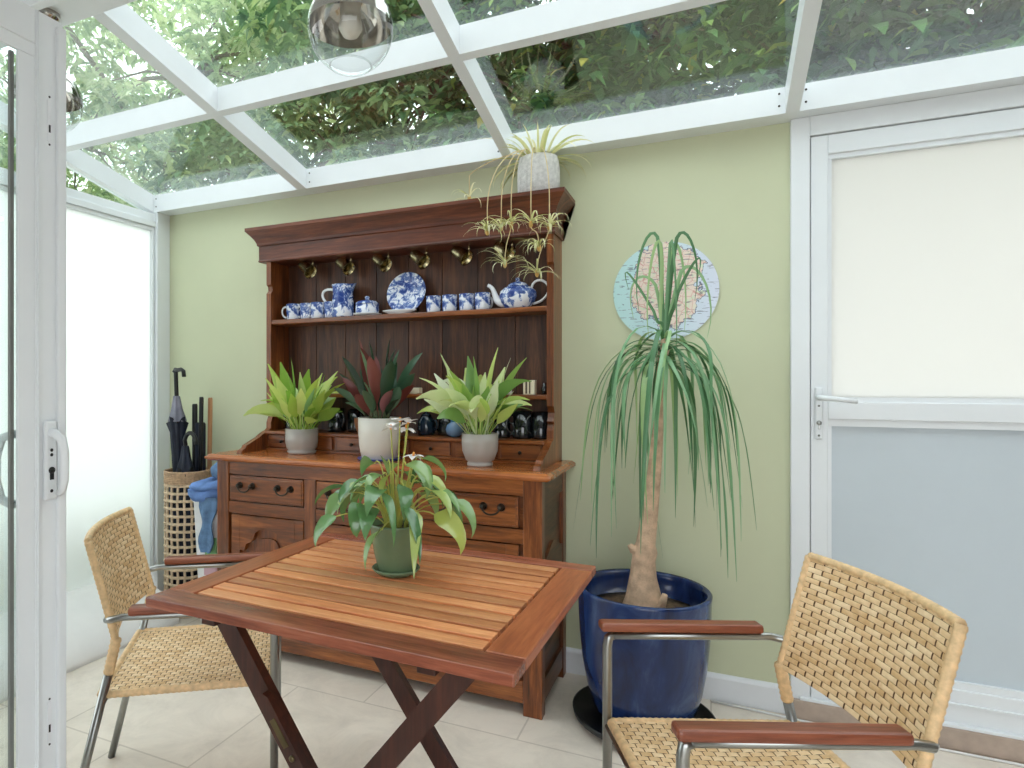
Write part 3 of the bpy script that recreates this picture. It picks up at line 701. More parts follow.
lily('peace_lily', -1.782, -.262, [(0, 0), (.062, 0), (.066, .004), (.07, .012), (.062, .016), (.074, .03), (.078, .06), (.079, .12), (.074, .12), (.072, .1), (0, .1)], .074, .12,
     'bushy lime green leafy plant in grey pot at the left end of the worktop', (M['pot_grey'], M['lily']), 3, 62)
lily('variegated_plant', -.855, -.335, [(0, 0), (.05, 0), (.052, .004), (.052, .012), (.045, .014), (.058, .024), (.072, .06), (.0745, .095), (.074, .132), (.07, .132), (.068, .11), (0, .11)], .07, .132,
     'pale variegated green plant in rounded grey pot at the right end of the worktop', (M['pot_grey'], M['lily2']), 11, 66)
t = Thing('calathea', (-1.329, -.318, ZW), 'dark maroon leaved plant in a white pot in the middle of the worktop', 'potted plant')
t.part('pot', MB().lathe([(0, .004), (.074, .004), (.08, .01), (.09, .06), (.094, .12), (.095, .185), (.09, .185), (.088, .16), (0, .16)], (-1.329, -.318, ZW), 40), M['pot_white'])
t.part('saucer', MB().lathe([(0, 0), (.09, 0), (.098, .006), (.097, .009), (.088, .006), (0, .006)], (-1.329, -.318, ZW), 32), M['blue_rim'], label='blue saucer')
t.part('soil', soil_disc(-1.329, -.318, ZW+.165, .087), M['soil'])
mg, mm, ms = MB(), MB(), MB(); rr = random.Random(21)
for i in range(40):
    az = i*2.39996; el = 1.52-.8*(i/40)+rr.uniform(-.1, .1)
    if math.sin(az) > .3: el = max(el, 1.25)
    b = Vector((-1.329+math.cos(az)*.035, -.318+math.sin(az)*.035, ZW+.165))
    (mm if i % 3 == 1 else mg).blade(b, az+rr.uniform(-.3, .3), el, rr.uniform(.18, .41)*(1-.3*i/40), rr.uniform(.04, .058), rr.uniform(.1, .6), 'stalk_oblong', .35, 11, rr.uniform(-1.2, 1.2))
    ms.tube([b-Vector((0, 0, .01)), b+Vector((math.cos(az)*.3, math.sin(az)*.3, 1))*.05], .0028, 5)
t.part('stems', ms, M['anth_stem']); t.part('green_leaves', mg, M['cala_g'], label='dark green leaves'); t.part('maroon_leaves', mm, M['cala_m'], label='maroon leaves')

# ------------------------------------------------------------------ spider plant on the cornice
SX, SY, SZ = -.668, -.112, 2.0525
t = Thing('spider_plant', (SX, SY, SZ), 'pale spider plant with dangling runners in a white textured pot on top of the dresser', 'potted plant')
t.part('pot', MB().lathe([(0, 0), (.082, 0), (.087, .006), (.09, .06), (.089, .12), (.083, .165), (.078, .168), (.076, .15), (0, .15)], (SX, SY, SZ), 36), M['pot_text'])
t.part('soil', soil_disc(SX, SY, SZ+.152, .076), M['soil'])
rr = random.Random(5); mb = MB()
for i in range(46):
    az = i*2.39996; el = rr.uniform(.2, .9); L = rr.uniform(.14, .26)
    if math.sin(az) > -.1: el = rr.uniform(-.1, .25); L = min(L, .08/max(.08, math.sin(az))+.02, .2)
    elif i % 2: el = rr.uniform(.85, 1.15); L = rr.uniform(.15, .2)
    mb.blade((SX+math.cos(az)*.05, SY+math.sin(az)*.05, SZ+.16), az, el, L, rr.uniform(.010, .015), rr.uniform(.8, 2.0), 'strap', .3, 9, rr.uniform(-.4, .4))
t.part('foliage', mb, M['spider'])
run = MB()
ends = [(-.835, -.30, 1.885), (-.78, -.285, 1.90), (-.735, -.295, 1.905), (-.655, -.29, 1.90), (-.585, -.27, 1.885), (-.76, -.30, 1.745), (-.63, -.29, 1.70), (-.62, -.30, 1.80), (-.95, -.2, 2.06)]
for i, e in enumerate(ends):
    az = math.atan2(e[1]-SY, e[0]-SX); s0 = Vector((SX+math.cos(az)*.06, SY+math.sin(az)*.06, SZ+.165))
    if i in (5, 6, 7): p = bez(ends[{5: 2, 6: 4, 7: 3}[i]], Vector(ends[{5: 2, 6: 4, 7: 3}[i]])+Vector((0, -.01, -.05)), Vector(e)+Vector((0, 0, .1)), e, 10)
    else:
        out = Vector((e[0], min(e[1], -.255) if i < 8 else e[1], SZ+.13)); p = bez(s0, s0+Vector((0, -.05, .06)), out, Vector((e[0], e[1], e[2]+.1)), 12)+[Vector(e)]
    run.tube(p, .0022, 5)
    base = MB().sphere(e, .009, 8, 6, (1, 1, 1.9)); pl = MB()
    for k in range(17 if i < 8 else 8):
        a2 = rr.uniform(-PI, 0.0)+rr.uniform(-.25, .25); q = Vector(e)
        pl.blade(q+Vector((0, 0, rr.uniform(-.006, .01))), a2, rr.uniform(.1, .9), rr.uniform(.07, .15), rr.uniform(.006, .009), rr.uniform(1.6, 3.2), 'strap', .3, 7)
    po = t.part('plantlet', pl, M['spider']); t.part('plantlet_base', base, M['plantlet'], po, label='dry orange plantlet base')
t.part('runners', run, M['runner'])

# ------------------------------------------------------------------ wall map
solo('wall_map', MB().lathe([(0, 0), (.202, 0), (.202, .006), (0, .006)], (-.172, -.001, 1.637), 72, False, (0, -1, 0)), M['map'], (-.172, -.004, 1.637), 'round printed map panel on the green wall behind the palm', 'map')

# ------------------------------------------------------------------ blue pot with ponytail palm
PX_, PY_ = -.228, -.318
t = Thing('plant_dolly', (PX_, PY_, 0), 'round black plant stand under the big blue pot', 'plant stand')
t.part('tray', MB().lathe([(0, .02), (.235, .02), (.248, .026), (.252, .045), (.246, .046), (.238, .034), (0, .032)], (PX_, PY_, 0), 48), M['black'])
for k in range(4):
    a = k*PI/2+.5; t.part('caster', MB().lathe([(0, -.009), (.011, -.009), (.011, .009), (0, .009)], (PX_+.17*math.cos(a), PY_+.17*math.sin(a), .011), 14, axis=(math.cos(a+1), math.sin(a+1), 0)), M['black'])
t = Thing('ponytail_palm', (PX_, PY_, .033), 'tall ponytail palm with drooping strap leaves in a large glossy blue pot', 'potted plant')
zb = .034
pr = [(0, 0), (.150, 0), (.160, .005), (.178, .04), (.200, .11), (.216, .20), (.226, .30), (.230, .39), (.231, .44), (.233, .458), (.234, .468), (.228, .474), (.216, .468), (.213, .45), (.208, .37), (0, .37)]
t.part('pot', MB().lathe(pr, (PX_, PY_, zb), 64), M['pot_blue'])
t.part('soil', MB().lathe([(0, .012), (.12, .01), (.208, 0)], (PX_, PY_, zb+.385), 32), M['soil_bark'])
tp = [(-.222, -.33, .38), (-.222, -.33, .425), (-.224, -.33, .48), (-.226, -.33, .55), (-.224, -.33, .61), (-.219, -.33, .645), (-.217, -.33, .67), (-.209, -.33, .73), (-.195, -.33, .868), (-.185, -.33, .979), (-.178, -.33, 1.088), (-.168, -.33, 1.2), (-.161, -.33, 1.29), (-.154, -.33, 1.38), (-.15, -.33, 1.42)]
tr_ = [.095, .082, .062, .047, .041, .043, .034, .031, .027, .0245, .022, .021, .02, .018, .012]
mb = MB().tube(tp, tr_, 16)
mb.tube([(-.225, -.335, .645), (-.262, -.35, .65), (-.270, -.352, .665)], [.026, .016, .01], 8)
mb.tube([(-.18, -.37, .40), (-.155, -.385, .48), (-.148, -.39, .51)], [.016, .013, .010], 8)
t.part('trunk', mb, M['trunk'])
rr = random.Random(31); mb = MB()
def strand(b, az, el, L, W, bend, tight):
    """long strap leaf that arches over and hangs"""
    n = 18; p = Vector(b); e = el; vs = []; st = L/n; a = az; lim = -rr.uniform(1.42, 1.56); cur = rr.uniform(-.12, .12)
    for i in range(n+1):
        u = i/n; d_ = Vector((math.cos(a)*math.cos(e), math.sin(a)*math.cos(e), math.sin(e)))
        side = Vector((-math.sin(a), math.cos(a), 0)); up = d_.cross(side)
        w_ = W/2*min(1, .6+u*3)*(1-u**2.2)+.0006
        vs += [p-side*w_+up*w_*.35, p, p+side*w_+up*w_*.35]
        p = p+d_*st
        if p.y > -.02: p.y = -.02
        e += (lim-e)*min(1, tight*st*(bend+u)); a += rr.uniform(-.16, .16)+cur
    mb.add(vs, [f for i in range(n) for f in ((i*3, i*3+1, i*3+4, i*3+3), (i*3+1, i*3+2, i*3+5, i*3+4))], True)
for i in range(66):
    az = i*2.39996+rr.uniform(-.2, .2); zc = rr.uniform(1.30, 1.42)
    el = rr.uniform(.0, 1.0); L = rr.uniform(.4, .9)
    strand((-.156, -.33, zc), az, el, L, rr.uniform(.011, .018), .55, rr.uniform(8, 13))
def rib(pts, W):
    vs = []; n = len(pts)-1
    for i, p in enumerate(pts):
        d_ = (pts[min(i+1, n)]-pts[max(i-1, 0)]).normalized(); side = d_.cross(Vector((.3, -1, .1))).normalized(); up = d_.cross(side)
        w_ = W/2*min(1, .5+i/n*3)*(1-(i/n)**3)+.0006; vs += [p-side*w_+up*w_*.35, p, p+side*w_+up*w_*.35]
    mb.add(vs, [f for i in range(n) for f in ((i*3, i*3+1, i*3+4, i*3+3), (i*3+1, i*3+2, i*3+5, i*3+4))], True)
for i, (dx, dy, zt_, ze) in enumerate([(-.095, -.03, 1.83, 1.52), (-.06, -.05, 1.80, 1.42), (.09, -.02, 1.82, 1.55), (.03, -.06, 1.80, 1.36), (.055, .02, 1.79, 1.45), (-.12, .03, 1.66, 1.50), (.13, .0, 1.70, 1.42), (.1, -.05, 1.62, 1.62), (-.13, -.04, 1.56, 1.60)]):
    c0 = Vector((-.152+rr.uniform(-.01, .01), -.33, 1.40)); tp_ = Vector((-.142+dx*.35, -.33+dy*.5, zt_-.04))
    e_ = Vector((-.142+dx, -.33+dy, ze))
    rib(bez(c0, c0+Vector((dx*.2, 0, .15)), tp_+Vector((-dx*.2, 0, -.1)), tp_, 9)+bez(tp_, tp_+Vector((dx*.3, dy*.2, .07)), e_+Vector((dx*.35, 0, .16)), e_, 9)[1:], rr.uniform(.010, .014))
t.part('foliage', mb, M['palm'])

# ------------------------------------------------------------------ folding table
TC = (-.768, -1.323); TA = math.radians(-1.6)*-1
T = Thing('folding_table', (TC[0], TC[1], 0), 'oiled slatted folding wooden table in the middle of the room', 'table', local=True)
T.o.rotation_euler = (0, 0, math.radians(-1.5))
TW, TD, TZ = .925/2, .765/2, .74
T.part('front_rail', MB().box(-TW, TW, -TD, -TD+.075, TZ-.024, TZ, .003), M['tb_rail_x'])
T.part('back_rail', MB().box(-TW, TW, TD-.06, TD, TZ-.024, TZ, .003), M['tb_rail_x'])
for sx in (-1, 1):
    a, b = sorted((sx*TW, sx*(TW-.082))); T.part('end_rail', MB().box(a, b, -TD+.0755, TD-.0605, TZ-.024, TZ, .003), M['tb_rail_y'])
nsl = 12; y0, y1 = -TD+.0785, TD-.0635; pw = (y1-y0)/nsl
for i in range(nsl):
    T.part('slat', MB().box(-TW+.0875, TW-.0895, y0+i*pw+.0052, y0+(i+1)*pw-.0052, TZ-.022, TZ-.0008, .0015), M['tb_x'])
# slats take their colour from a per-piece random value: keep them separate pieces
T.part('batten', MB().box(-.30, -.26, -TD+.02, TD-.02, TZ-.045, TZ-.0222, .002).box(.26, .30, -TD+.02, TD-.02, TZ-.045, TZ-.0222, .002), M['tb_leg'])
def xleg(y, xa, za, xb, zb2, w_=.05, th=.024):
    d_ = Vector((xb-xa, 0, zb2-za)).normalized(); nrm = Vector((-d_.z, 0, d_.x))*w_/2
    pts = [Vector((xa, 0, za))+nrm, Vector((xb, 0, zb2))+nrm, Vector((xb, 0, zb2))-nrm, Vector((xa, 0, za))-nrm]
    # cut level with the floor and the top
    out = []
    for q, zz in ((pts[0], za), (pts[1], zb2), (pts[2], zb2), (pts[3], za)):
        k = (zz-q.z)/d_.z; q = q+d_*k; out.append((q.x, q.z))
    return MB().prism(out, 'Y', y-th/2, y+th/2)
XA, XB = -.265, .358     # leg tops, table frame
yn, yf = -.325, .12
for y_ in (yn, yf):
    lo = 1 if y_ == yn else 1
    T.part('leg', xleg(y_, XA, TZ-.024, XA+.54, 0), M['tb_leg'])
    T.part('leg', xleg(y_+.026, XB, TZ-.024, XB-.568, 0, .049), M['tb_leg'])
T.part('stretcher', MB().box(-.245, -.21, yn+.02, yf-.01, .03, .07, .004).box(.26, .30, yn-.0, yf-.01, .03, .07, .004), M['tb_leg'])
# folding stay with brass plate on the near left leg
d_ = Vector((.54, 0, -.71)).normalized(); nrm = Vector((.71, 0, .54)).normalized()
q0 = Vector((XA, 0, TZ-.024))+d_*.215+nrm*.016
st = MB(); q1 = q0+d_*.35
prf = [(q0+nrm*.017), (q0+d_*-.012+nrm*.008), (q0-d_*.012-nrm*.008), (q0-nrm*.017), (q1-nrm*.017), (q1+nrm*.017)]
st.prism([(p.x, p.z) for p in prf], 'Y', yn-.034, yn-.0125)
s_ = T.part('folding_stay', st, M['tb_leg'])
q2 = q0+d_*.045; pr = [q2+nrm*.008, q2+d_*.065+nrm*.008, q2+d_*.065-nrm*.008, q2-nrm*.008]
T.part('brass_plate', MB().prism([(p.x, p.z) for p in pr], 'Y', yn-.0355, yn-.033), M['brass'], s_)
q3 = q0+d_*.135
T.part('bolt', MB().lathe([(.007, 0), (.007, .003), (.004, .005), (0, .005)], (q3.x, yn-.034, q3.z), 14, axis=(0, -1, 0)), M['brass'], s_)

# saucer and table plant
GX, GY_, GZ = -.778, -1.258, .7402
solo('pot_saucer', MB().lathe([(0, 0), (.05, 0), (.062, .01), (.066, .016), (.064, .018), (.057, .012), (0, .008)], (GX, GY_, GZ), 40), M['pot_green'], (GX, GY_, GZ), 'green glazed saucer under the pot on the table', 'saucer')
t = Thing('flowering_plant', (GX, GY_, GZ+.009), 'drooping glossy plant with white flowers in a green pot on the table', 'potted plant')
zb = GZ+.009
t.part('pot', MB().lathe([(0, 0), (.046, 0), (.05, .004), (.062, .055), (.069, .1), (.0715, .122), (.0725, .128), (.069, .129), (.066, .12), (.065, .112), (0, .112)], (GX, GY_, zb), 44), M['pot_green'])
t.part('soil', soil_disc(GX, GY_, zb+.113, .065), M['soil'])
rr = random.Random(12); st, lv = MB(), MB()
for i in range(46):
    az = i*2.39996+rr.uniform(-.2, .2); u = i/46
    b = Vector((GX+math.cos(az)*.03, GY_+math.sin(az)*.03, zb+.11)); hor = Vector((math.cos(az), math.sin(az), 0))
    rad = .02+.12*u+rr.uniform(-.01, .02); hgt = (.17-.12*u+rr.uniform(-.03, .03))
    pe = b+hor*rad+Vector((0, 0, hgt)); pp = bez(b, b+Vector((0, 0, hgt*.7)), b+hor*rad*.5+Vector((0, 0, hgt*1.15+.01)), pe, 8); st.tube(pp, .0019, 5)
    long_ = i % 4 == 3 and u > .35
    lv.blade(pe, az+rr.uniform(-.6, .6), rr.uniform(-.5, .2)-u*.35, rr.uniform(.13, .19) if long_ else rr.uniform(.09, .135), rr.uniform(.030, .040) if long_ else rr.uniform(.05, .07), rr.uniform(1.2, 2.2), 'heart', .35, 8, rr.uniform(-.7, .7))
t.part('stems', st, M['stem_y']); t.part('foliage', lv, M['anth'])
for (fx, fy, fz) in ((.012, .0, .405), (.032, .01, .40), (-.016, .0, .385), (.062, -.02, .315), (.022, .02, .385)):
    e = Vector((GX+fx, GY_+fy, zb+fz)); fl, fs_, stalks = MB(), MB(), MB(); stalks.tube(bez((GX+fx*.3, GY_+fy*.3, zb+.11), (GX+fx*.3, GY_, zb+.2), (GX+fx*.6, GY_+fy, zb+fz-.1), e, 8), .002, 5)
    for k in range(5): fl.blade(e, k*2*PI/5+fx*40, rr.uniform(-.3, .8), .032, .022, .8, 'ovate', .2, 5)
    fs_.sphere(e+Vector((0, 0, .004)), .004, 8, 6, (1, 1, 2.0))
    fo = t.part('flower_stalk', stalks, M['stem_y']); t.part('petals', fl, M['petal'], fo); t.part('stamen', fs_, M['stamen'], fo)

# ------------------------------------------------------------------ rattan armchairs
def weave(surf, nu, nv, th=.0035, gap=.14, both=True):
    """rows of raised strands, every second row shifted by half a strand; surf(u,v) -> (point, normal)"""
    mb = MB()
    for sg in ((1, -1) if both else (1,)):
        for j in range(nv):
            off = .5 if j % 2 else 0.
            for i in range(-1, nu):
                a, b = (i+off+.045)/nu, (i+1+off-.045)/nu
                a, b = max(0, a), min(1, b)
                if b-a < .2/nu: continue
                va, vb = (j+.03)/nv, (j+.97)/nv; vs = []
                for q in range(3):
                    for p_ in range(5):
                        u = a+(b-a)*p_/4; v = va+(vb-va)*q/2
                        h_ = th*(1 if q == 1 else .35)*(.25 if p_ in (0, 4) else 1.)
                        P_, N_ = surf(u, v); vs.append(P_+N_*sg*(h_+.0035))
                mb.add(vs, [(q*5+p_, q*5+p_+1, (q+1)*5+p_+1, (q+1)*5+p_) for q in range(2) for p_ in range(4)], True)
    return mb
def sheet(surf, nu, nv, th):
    vs, fs = [], []
    for sg in (1, -1):
        for j in range(nv+1):
            for i in range(nu+1):
                P_, N_ = surf(i/nu, j/nv); vs.append(P_+N_*sg*th)
    k = (nu+1)*(nv+1)
    for j in range(nv):
        for i in range(nu):
            a = j*(nu+1)+i; fs += [(a, a+1, a+nu+2, a+nu+1), (k+a, k+a+nu+1, k+a+nu+2, k+a+1)]
    for i in range(nu):
        fs += [(i, k+i, k+i+1, i+1)]; a = nv*(nu+1)+i; fs += [(a, a+1, k+a+1, k+a)]
    for j in range(nv):
        a = j*(nu+1); fs += [(a, a+nu+1, k+a+nu+1, k+a)]; a += nu; fs += [(a, k+a, k+a+nu+1, a+nu+1)]
    return MB().add(vs, fs, True)
def wrapped(mb, pts, r, step=.0065, n=8):
    pts = [Vector(p) for p in pts]; out = []
    for p, q in zip(pts, pts[1:]):
        k = max(1, int((q-p).length/step)); out += [p+(q-p)*i/k for i in range(k)]
    out.append(pts[-1]); return mb.tube(out, [r*(1 if i % 2 else .86) for i in range(len(out))], n)
def back_surf(u, v):
    yy = (u-.5)*2*.223; zz = .558+v*.276
    bow = -.030*(1-(2*u-1)**2)
    x = -.172-(zz-.558)*.26+bow
    n = Vector((1, -.0-(-.030*-2*(2*u-1)*2)/.45*-1*.5, .34)).normalized()
    return Vector((x, yy, zz)), n
def seat_surf(u, v):
    x = -.212+.452*u; y = (v-.5)*2*.222
    z = .42-.012*(1-(2*v-1)**2)*math.sin(PI*u)-.02*max(0, u-.9)
    return Vector((x, y, z)), Vector((0, 0, 1))
CH = Thing('rattan_armchair', (0, 0, 0), 'rattan', 'chair', 'rattan armchairs at the folding table', local=True)
bo = CH.part('backrest', weave(back_surf, 9, 23), M['rattan'])
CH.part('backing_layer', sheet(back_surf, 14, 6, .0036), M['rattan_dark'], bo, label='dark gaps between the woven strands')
ed = MB()
bl = [back_surf(i/14, 1)[0] for i in range(15)]; wrapped(ed, bl, .0105)
for u in (0, 1): wrapped(ed, [back_surf(u, j/6)[0] for j in range(7)], .011)
CH.part('backrest_edging', ed, M['rattan_edge'], bo)
so = CH.part('seat', weave(lambda u, v: seat_surf(u, v), 17, 27, .003), M['rattan'])
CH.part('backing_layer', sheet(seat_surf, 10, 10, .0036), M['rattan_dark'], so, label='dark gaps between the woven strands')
ed = MB()
for v in (0, 1): wrapped(ed, [seat_surf(i/10, v)[0] for i in range(11)], .0115)
for u in (0, 1): wrapped(ed, [seat_surf(u, i/10)[0] for i in range(11)], .0115)
CH.part('seat_edging', ed, M['rattan_edge'], so)
for sg in (-1, 1):
    y_ = sg*.238; ya = sg*.244
    CH.part('front_leg', MB().tube([(.245, y_, 0), (.245, y_, .602), (.242, y_, .622), (.232, y_, .628)], .0115, 12), M['steel'])
    k = back_surf(0 if sg < 0 else 1, 0)[0]
    knee = Vector((k.x, sg*.224, .558))
    foot = Vector((-.305, sg*.236, 0)); mid = knee+(foot-knee)*.15
    lg = CH.part('rear_leg', MB().tube([mid, foot], .0115, 12), M['steel'])
    CH.part('rattan_sleeve', wrapped(MB(), [knee+Vector((0, 0, .012)), mid+(knee-mid)*.03], .0148, .0065, 12), M['rattan_edge'], lg)
    a_ = CH.part('arm_rail', MB().tube([(.232, y_, .628), (.0, y_, .629), (-.13, y_, .630), (-.155, y_*.995, .630), (-.185, y_*.985, .624), (-.198, y_*.92, .62)], .0095, 10), M['steel'])
    CH.part('armrest', MB().box(-.135, .262, ya-.021, ya+.021, .639, .661, .007), M['arm'], a_)
for x_, w_ in ((.245, .238), (-.205, .232)): CH.part('seat_rail', MB().tube([(x_, -w_, .404), (x_, w_, .404)], .009, 8), M['steel'])
CH.o.location = (-1.442, -1.317, 0); CH.o.rotation_euler = (0, 0, math.radians(35.7))
CH.o['label'] = 'rattan armchair on the left, pushed under the table with its back to the white wall'
c2 = dup(CH.o); c2.location = (.085, -1.285, 0); c2.rotation_euler = (0, 0, math.radians(203.5))
c2['label'] = 'rattan armchair on the right in front of the blue pot and white door'

# ------------------------------------------------------------------ umbrella basket, bin and clothes
BX, BY, BR = -2.625, -.142, .118
t = Thing('wicker_umbrella_stand', (BX, BY, 0), 'tall openwork wicker umbrella basket in the corner left of the dresser', 'basket')
vt, hz_ = MB(), MB()
for k in range(20):
    a = 2*PI*k/20
    vt.tube([(BX+BR*math.cos(a+.02*math.sin(i*1.6)), BY+BR*math.sin(a+.02*math.sin(i*1.6)), .02+.72*i/18) for i in range(19)], .0068, 6)
for i in range(17):
    z = .05+i*.041
    hz_.tube([(BX+(BR+.004*math.cos(9*q))*math.cos(q), BY+(BR+.004*math.cos(9*q))*math.sin(q), z) for q in [2*PI*k/54 for k in range(55)]], .0085, 6, False)
t.part('stakes', vt, M['wicker']); t.part('weft_rings', hz_, M['wicker'])
t.part('inner_shade', MB().lathe([(0, .03), (BR-.02, .03), (BR-.018, .70), (BR-.021, .70), (BR-.023, .034), (0, .034)], (BX, BY, 0), 28), M['cloth_navy'], label='dark sheet standing for the shade inside the basket')  # dark cylinder stands for the shade seen through the basket holes
bd = MB()
for z in [.72+.0095*i for i in range(7)]: ring_tube(bd, (BX, BY, z), BR+.003, .0065, 40, 6)
t.part('rim_band', bd, M['wicker_band'])
t.part('base', MB().lathe([(0, 0), (BR+.004, 0), (BR+.006, .02), (BR-.004, .024), (0, .018)], (BX, BY, 0), 36), M['wicker_band'])
def umbrella(name, x, y, lab, top, canopy_top, mats, crook, lean=(0, 0), w_=.034):
    t = Thing(name, (x, y, .02), lab, 'umbrella')
    lx, ly = lean; f = lambda z: Vector((x+lx*z, y+ly*z, z))
    t.part('shaft', MB().tube([f(.03), f(canopy_top+.06)], .006, 8), M['black'])
    n = 24; ks = [(.10, .01), (.4, w_*.5), (.72, w_*.72), (canopy_top-.2, w_*.95), (canopy_top-.13, w_*1.35)]
    vs = []
    for i, (z, r) in enumerate(ks):
        c_ = f(z)
        for k in range(n): a = 2*PI*k/n; q = r*(1+.22*math.cos(8*a)); vs.append(c_+Vector((q*math.cos(a), q*math.sin(a), (.02*math.cos(4*a) if i == 4 else 0))))
    mb = MB().add(vs, [(i*n+k, i*n+(k+1) % n, (i+1)*n+(k+1) % n, (i+1)*n+k) for i in range(len(ks)-1) for k in range(n)], True)
    t.part('folded_canopy', mb, mats[0])
    ks = [(canopy_top-.14, w_*1.2), (canopy_top-.07, w_*.72), (canopy_top, w_*.42)]; vs = []
    for z, r in ks:
        c_ = f(z)
        for k in range(n): a = 2*PI*k/n; q = r*(1+.2*math.cos(6*a)); vs.append(c_+Vector((q*math.cos(a), q*math.sin(a), 0)))
    t.part('canopy_lining', MB().add(vs, [(i*n+k, i*n+(k+1) % n, (i+1)*n+(k+1) % n, (i+1)*n+k) for i in range(2) for k in range(n)], True), mats[1])
    h0 = f(canopy_top)
    t.part('crook_handle', MB().tube([h0]+crook(f), .0115, 10), M['black'])
    return t
def crook1(f):
    T_ = f(1.318); return [f(1.2), f(1.28), T_, T_+Vector((-.012, 0, .010)), T_+Vector((-.004, 0, .018)), T_+Vector((.02, -.005, .014)), T_+Vector((.05, -.012, .018)), T_+Vector((.072, -.016, .008)), T_+Vector((.078, -.018, -.022))]
umbrella('walking_umbrella', -2.632, -.165, 'dark navy folded umbrella with tall black crook handle in the wicker basket', 1.33, 1.19, (M['cloth_navy'], M['cloth_grey']), crook1, (-.035, -.01), .036)
def crook2(f):
    T_ = f(.93); return [f(.90), T_]+[T_+Vector((.042-.042*math.cos(a), -.008, .082*math.sin(a)*.75)) for a in [PI*i/9 for i in range(1, 10)]]
umbrella('umbrella', -2.585, -.21, 'black umbrella with looped handle at the front of the wicker basket', 1.0, .92, (M['black'], M['cloth_navy']), crook2, (.0, .01), .036)
for x, y, z, lab, r, m in ((-2.615, -.10, 1.145, 'short black rod behind the navy umbrella in the wicker basket', .015, 'black'), (-2.548, -.12, 1.185, 'taller black rod beside the wooden stick in the wicker basket', .012, 'black'),
                           (-2.59, -.085, 1.04, 'thick black folded umbrella standing at the back of the wicker basket', .03, 'cloth_navy'), (-2.53, -.07, 1.18, 'pale wooden stick at the right side of the wicker basket', .0125, 'stick')):
    solo('walking_stick' if r < .02 else 'folded_umbrella', MB().tube([(x-.02*(x > -2.55), y, .03), (x, y, z-.01), (x, y, z)], [r, r, r*.85], 12), M[m], (x, y, .03), lab, 'stick' if r < .02 else 'umbrella')
t = Thing('laundry_bin', (-2.252, -.30, 0), 'white plastic bin squeezed between the wicker basket and the dresser', 'bin')
bx, by = -2.252, -.30
def sq(z, a, r=.03):
    out = []
    for cx, cy, s0 in ((1, 1, 0), (-1, 1, 1), (-1, -1, 2), (1, -1, 3)):
        for k in range(5):
            q = s0*PI/2+PI/2*k/4; out.append((bx+cx*(a-r)+r*math.cos(q), by+cy*(a-r)+r*math.sin(q), z))
    return out
prs = [(0, .074), (.3, .086), (.62, .098), (.665, .10), (.672, .106), (.68, .106), (.68, .097), (.3, .082), (.02, .07)]
vs = [p for z, a in prs for p in sq(z, a)]; n = 20
t.part('bin_body', MB().add(vs, [(i*n+k, i*n+(k+1) % n, (i+1)*n+(k+1) % n, (i+1)*n+k) for i in range(len(prs)-1) for k in range(n)]+[tuple(range(n-1, -1, -1)), tuple(range((len(prs)-1)*n, len(prs)*n))], True), M['bin'])
t.part('green_sticker', MB().box(bx-.01, bx+.06, by-.1, by-.086, .40, .50, .002), M['green_pack'], label='green printed patch')
t.part('mauve_sticker', MB().box(bx-.02, bx+.06, by-.096, by-.08, .31, .39, .002), M['pink_pack'], label='mauve printed patch')
def cloth(rings, loc, name, mat, lab):
    mb = MB(); n = 28; vs = []; rr = random.Random(hash(name) % 1000 if False else len(name))
    for z, ax_, ay_, cx, cy in rings:
        for k in range(n):
            a = 2*PI*k/n; w_ = 1+.07*math.sin(3*a+z*40)+.05*math.sin(7*a+z*60)
            vs.append((loc[0]+cx+ax_*w_*math.cos(a), loc[1]+cy+ay_*w_*math.sin(a), loc[2]+z+.006*math.sin(5*a)))
    m_ = len(rings); mb.add(vs, [(i*n+k, i*n+(k+1) % n, (i+1)*n+(k+1) % n, (i+1)*n+k) for i in range(m_-1) for k in range(n)]+[tuple(range(n-1, -1, -1)), tuple(range((m_-1)*n, m_*n))], True)
    return solo(name, mb, mat, loc, lab, 'clothing')
cloth([(0, .08, .09, 0, 0), (.006, .12, .125, -.025, -.01), (.025, .128, .13, -.028, -.01), (.045, .124, .128, -.025, -.01), (.05, .105, .11, -.02, 0), (.056, .12, .125, -.02, -.01), (.075, .115, .12, -.015, 0), (.09, .085, .09, .0, 0), (.095, .04, .04, .0, 0)], (bx, by, .6815), 'folded_jeans', M['denim'], 'folded bright blue jeans lying on top of the white bin')
cloth([(0, .05, .05, 0, 0), (.02, .075, .075, 0, 0), (.05, .07, .075, 0, 0), (.08, .045, .055, .005, .01), (.12, .028, .032, .01, .01)], (bx+.02, by+.02, .779), 'crumpled_shirt', M['denim2'], 'crumpled faded blue shirt on top of the folded jeans')
mb = MB(); vs = []
for i in range(12):
    z = .70-.27*i/11; w_ = .05+.012*math.sin(i*.9)-.018*(i/11)**2
    for k in range(7):
        u = k/6*2-1; vs.append((bx+.025+w_*u-.012*(i/11), by-.111-.008*math.cos(u*4+i*.3), z))
N_ = len(vs); vs += [(x, y-.008, z) for x, y, z in vs]
fs = [(i*7+k, i*7+k+1, (i+1)*7+k+1, (i+1)*7+k) for i in range(11) for k in range(6)]
fs += [(N_+f[3], N_+f[2], N_+f[1], N_+f[0]) for f in fs[:]]
for i in range(11): fs += [(i*7, (i+1)*7, N_+(i+1)*7, N_+i*7), (i*7+6, N_+i*7+6, N_+(i+1)*7+6, (i+1)*7+6)]
fs += [(77+k, N_+77+k, N_+78+k, 78+k) for k in range(6)]+[(k, k+1, N_+k+1, N_+k) for k in range(6)]
solo('hanging_sleeve', mb.add(vs, fs, True), M['denim2'], (bx+.025, by-.111, .57), 'faded blue cloth hanging down over the front rim of the white bin', 'clothing')

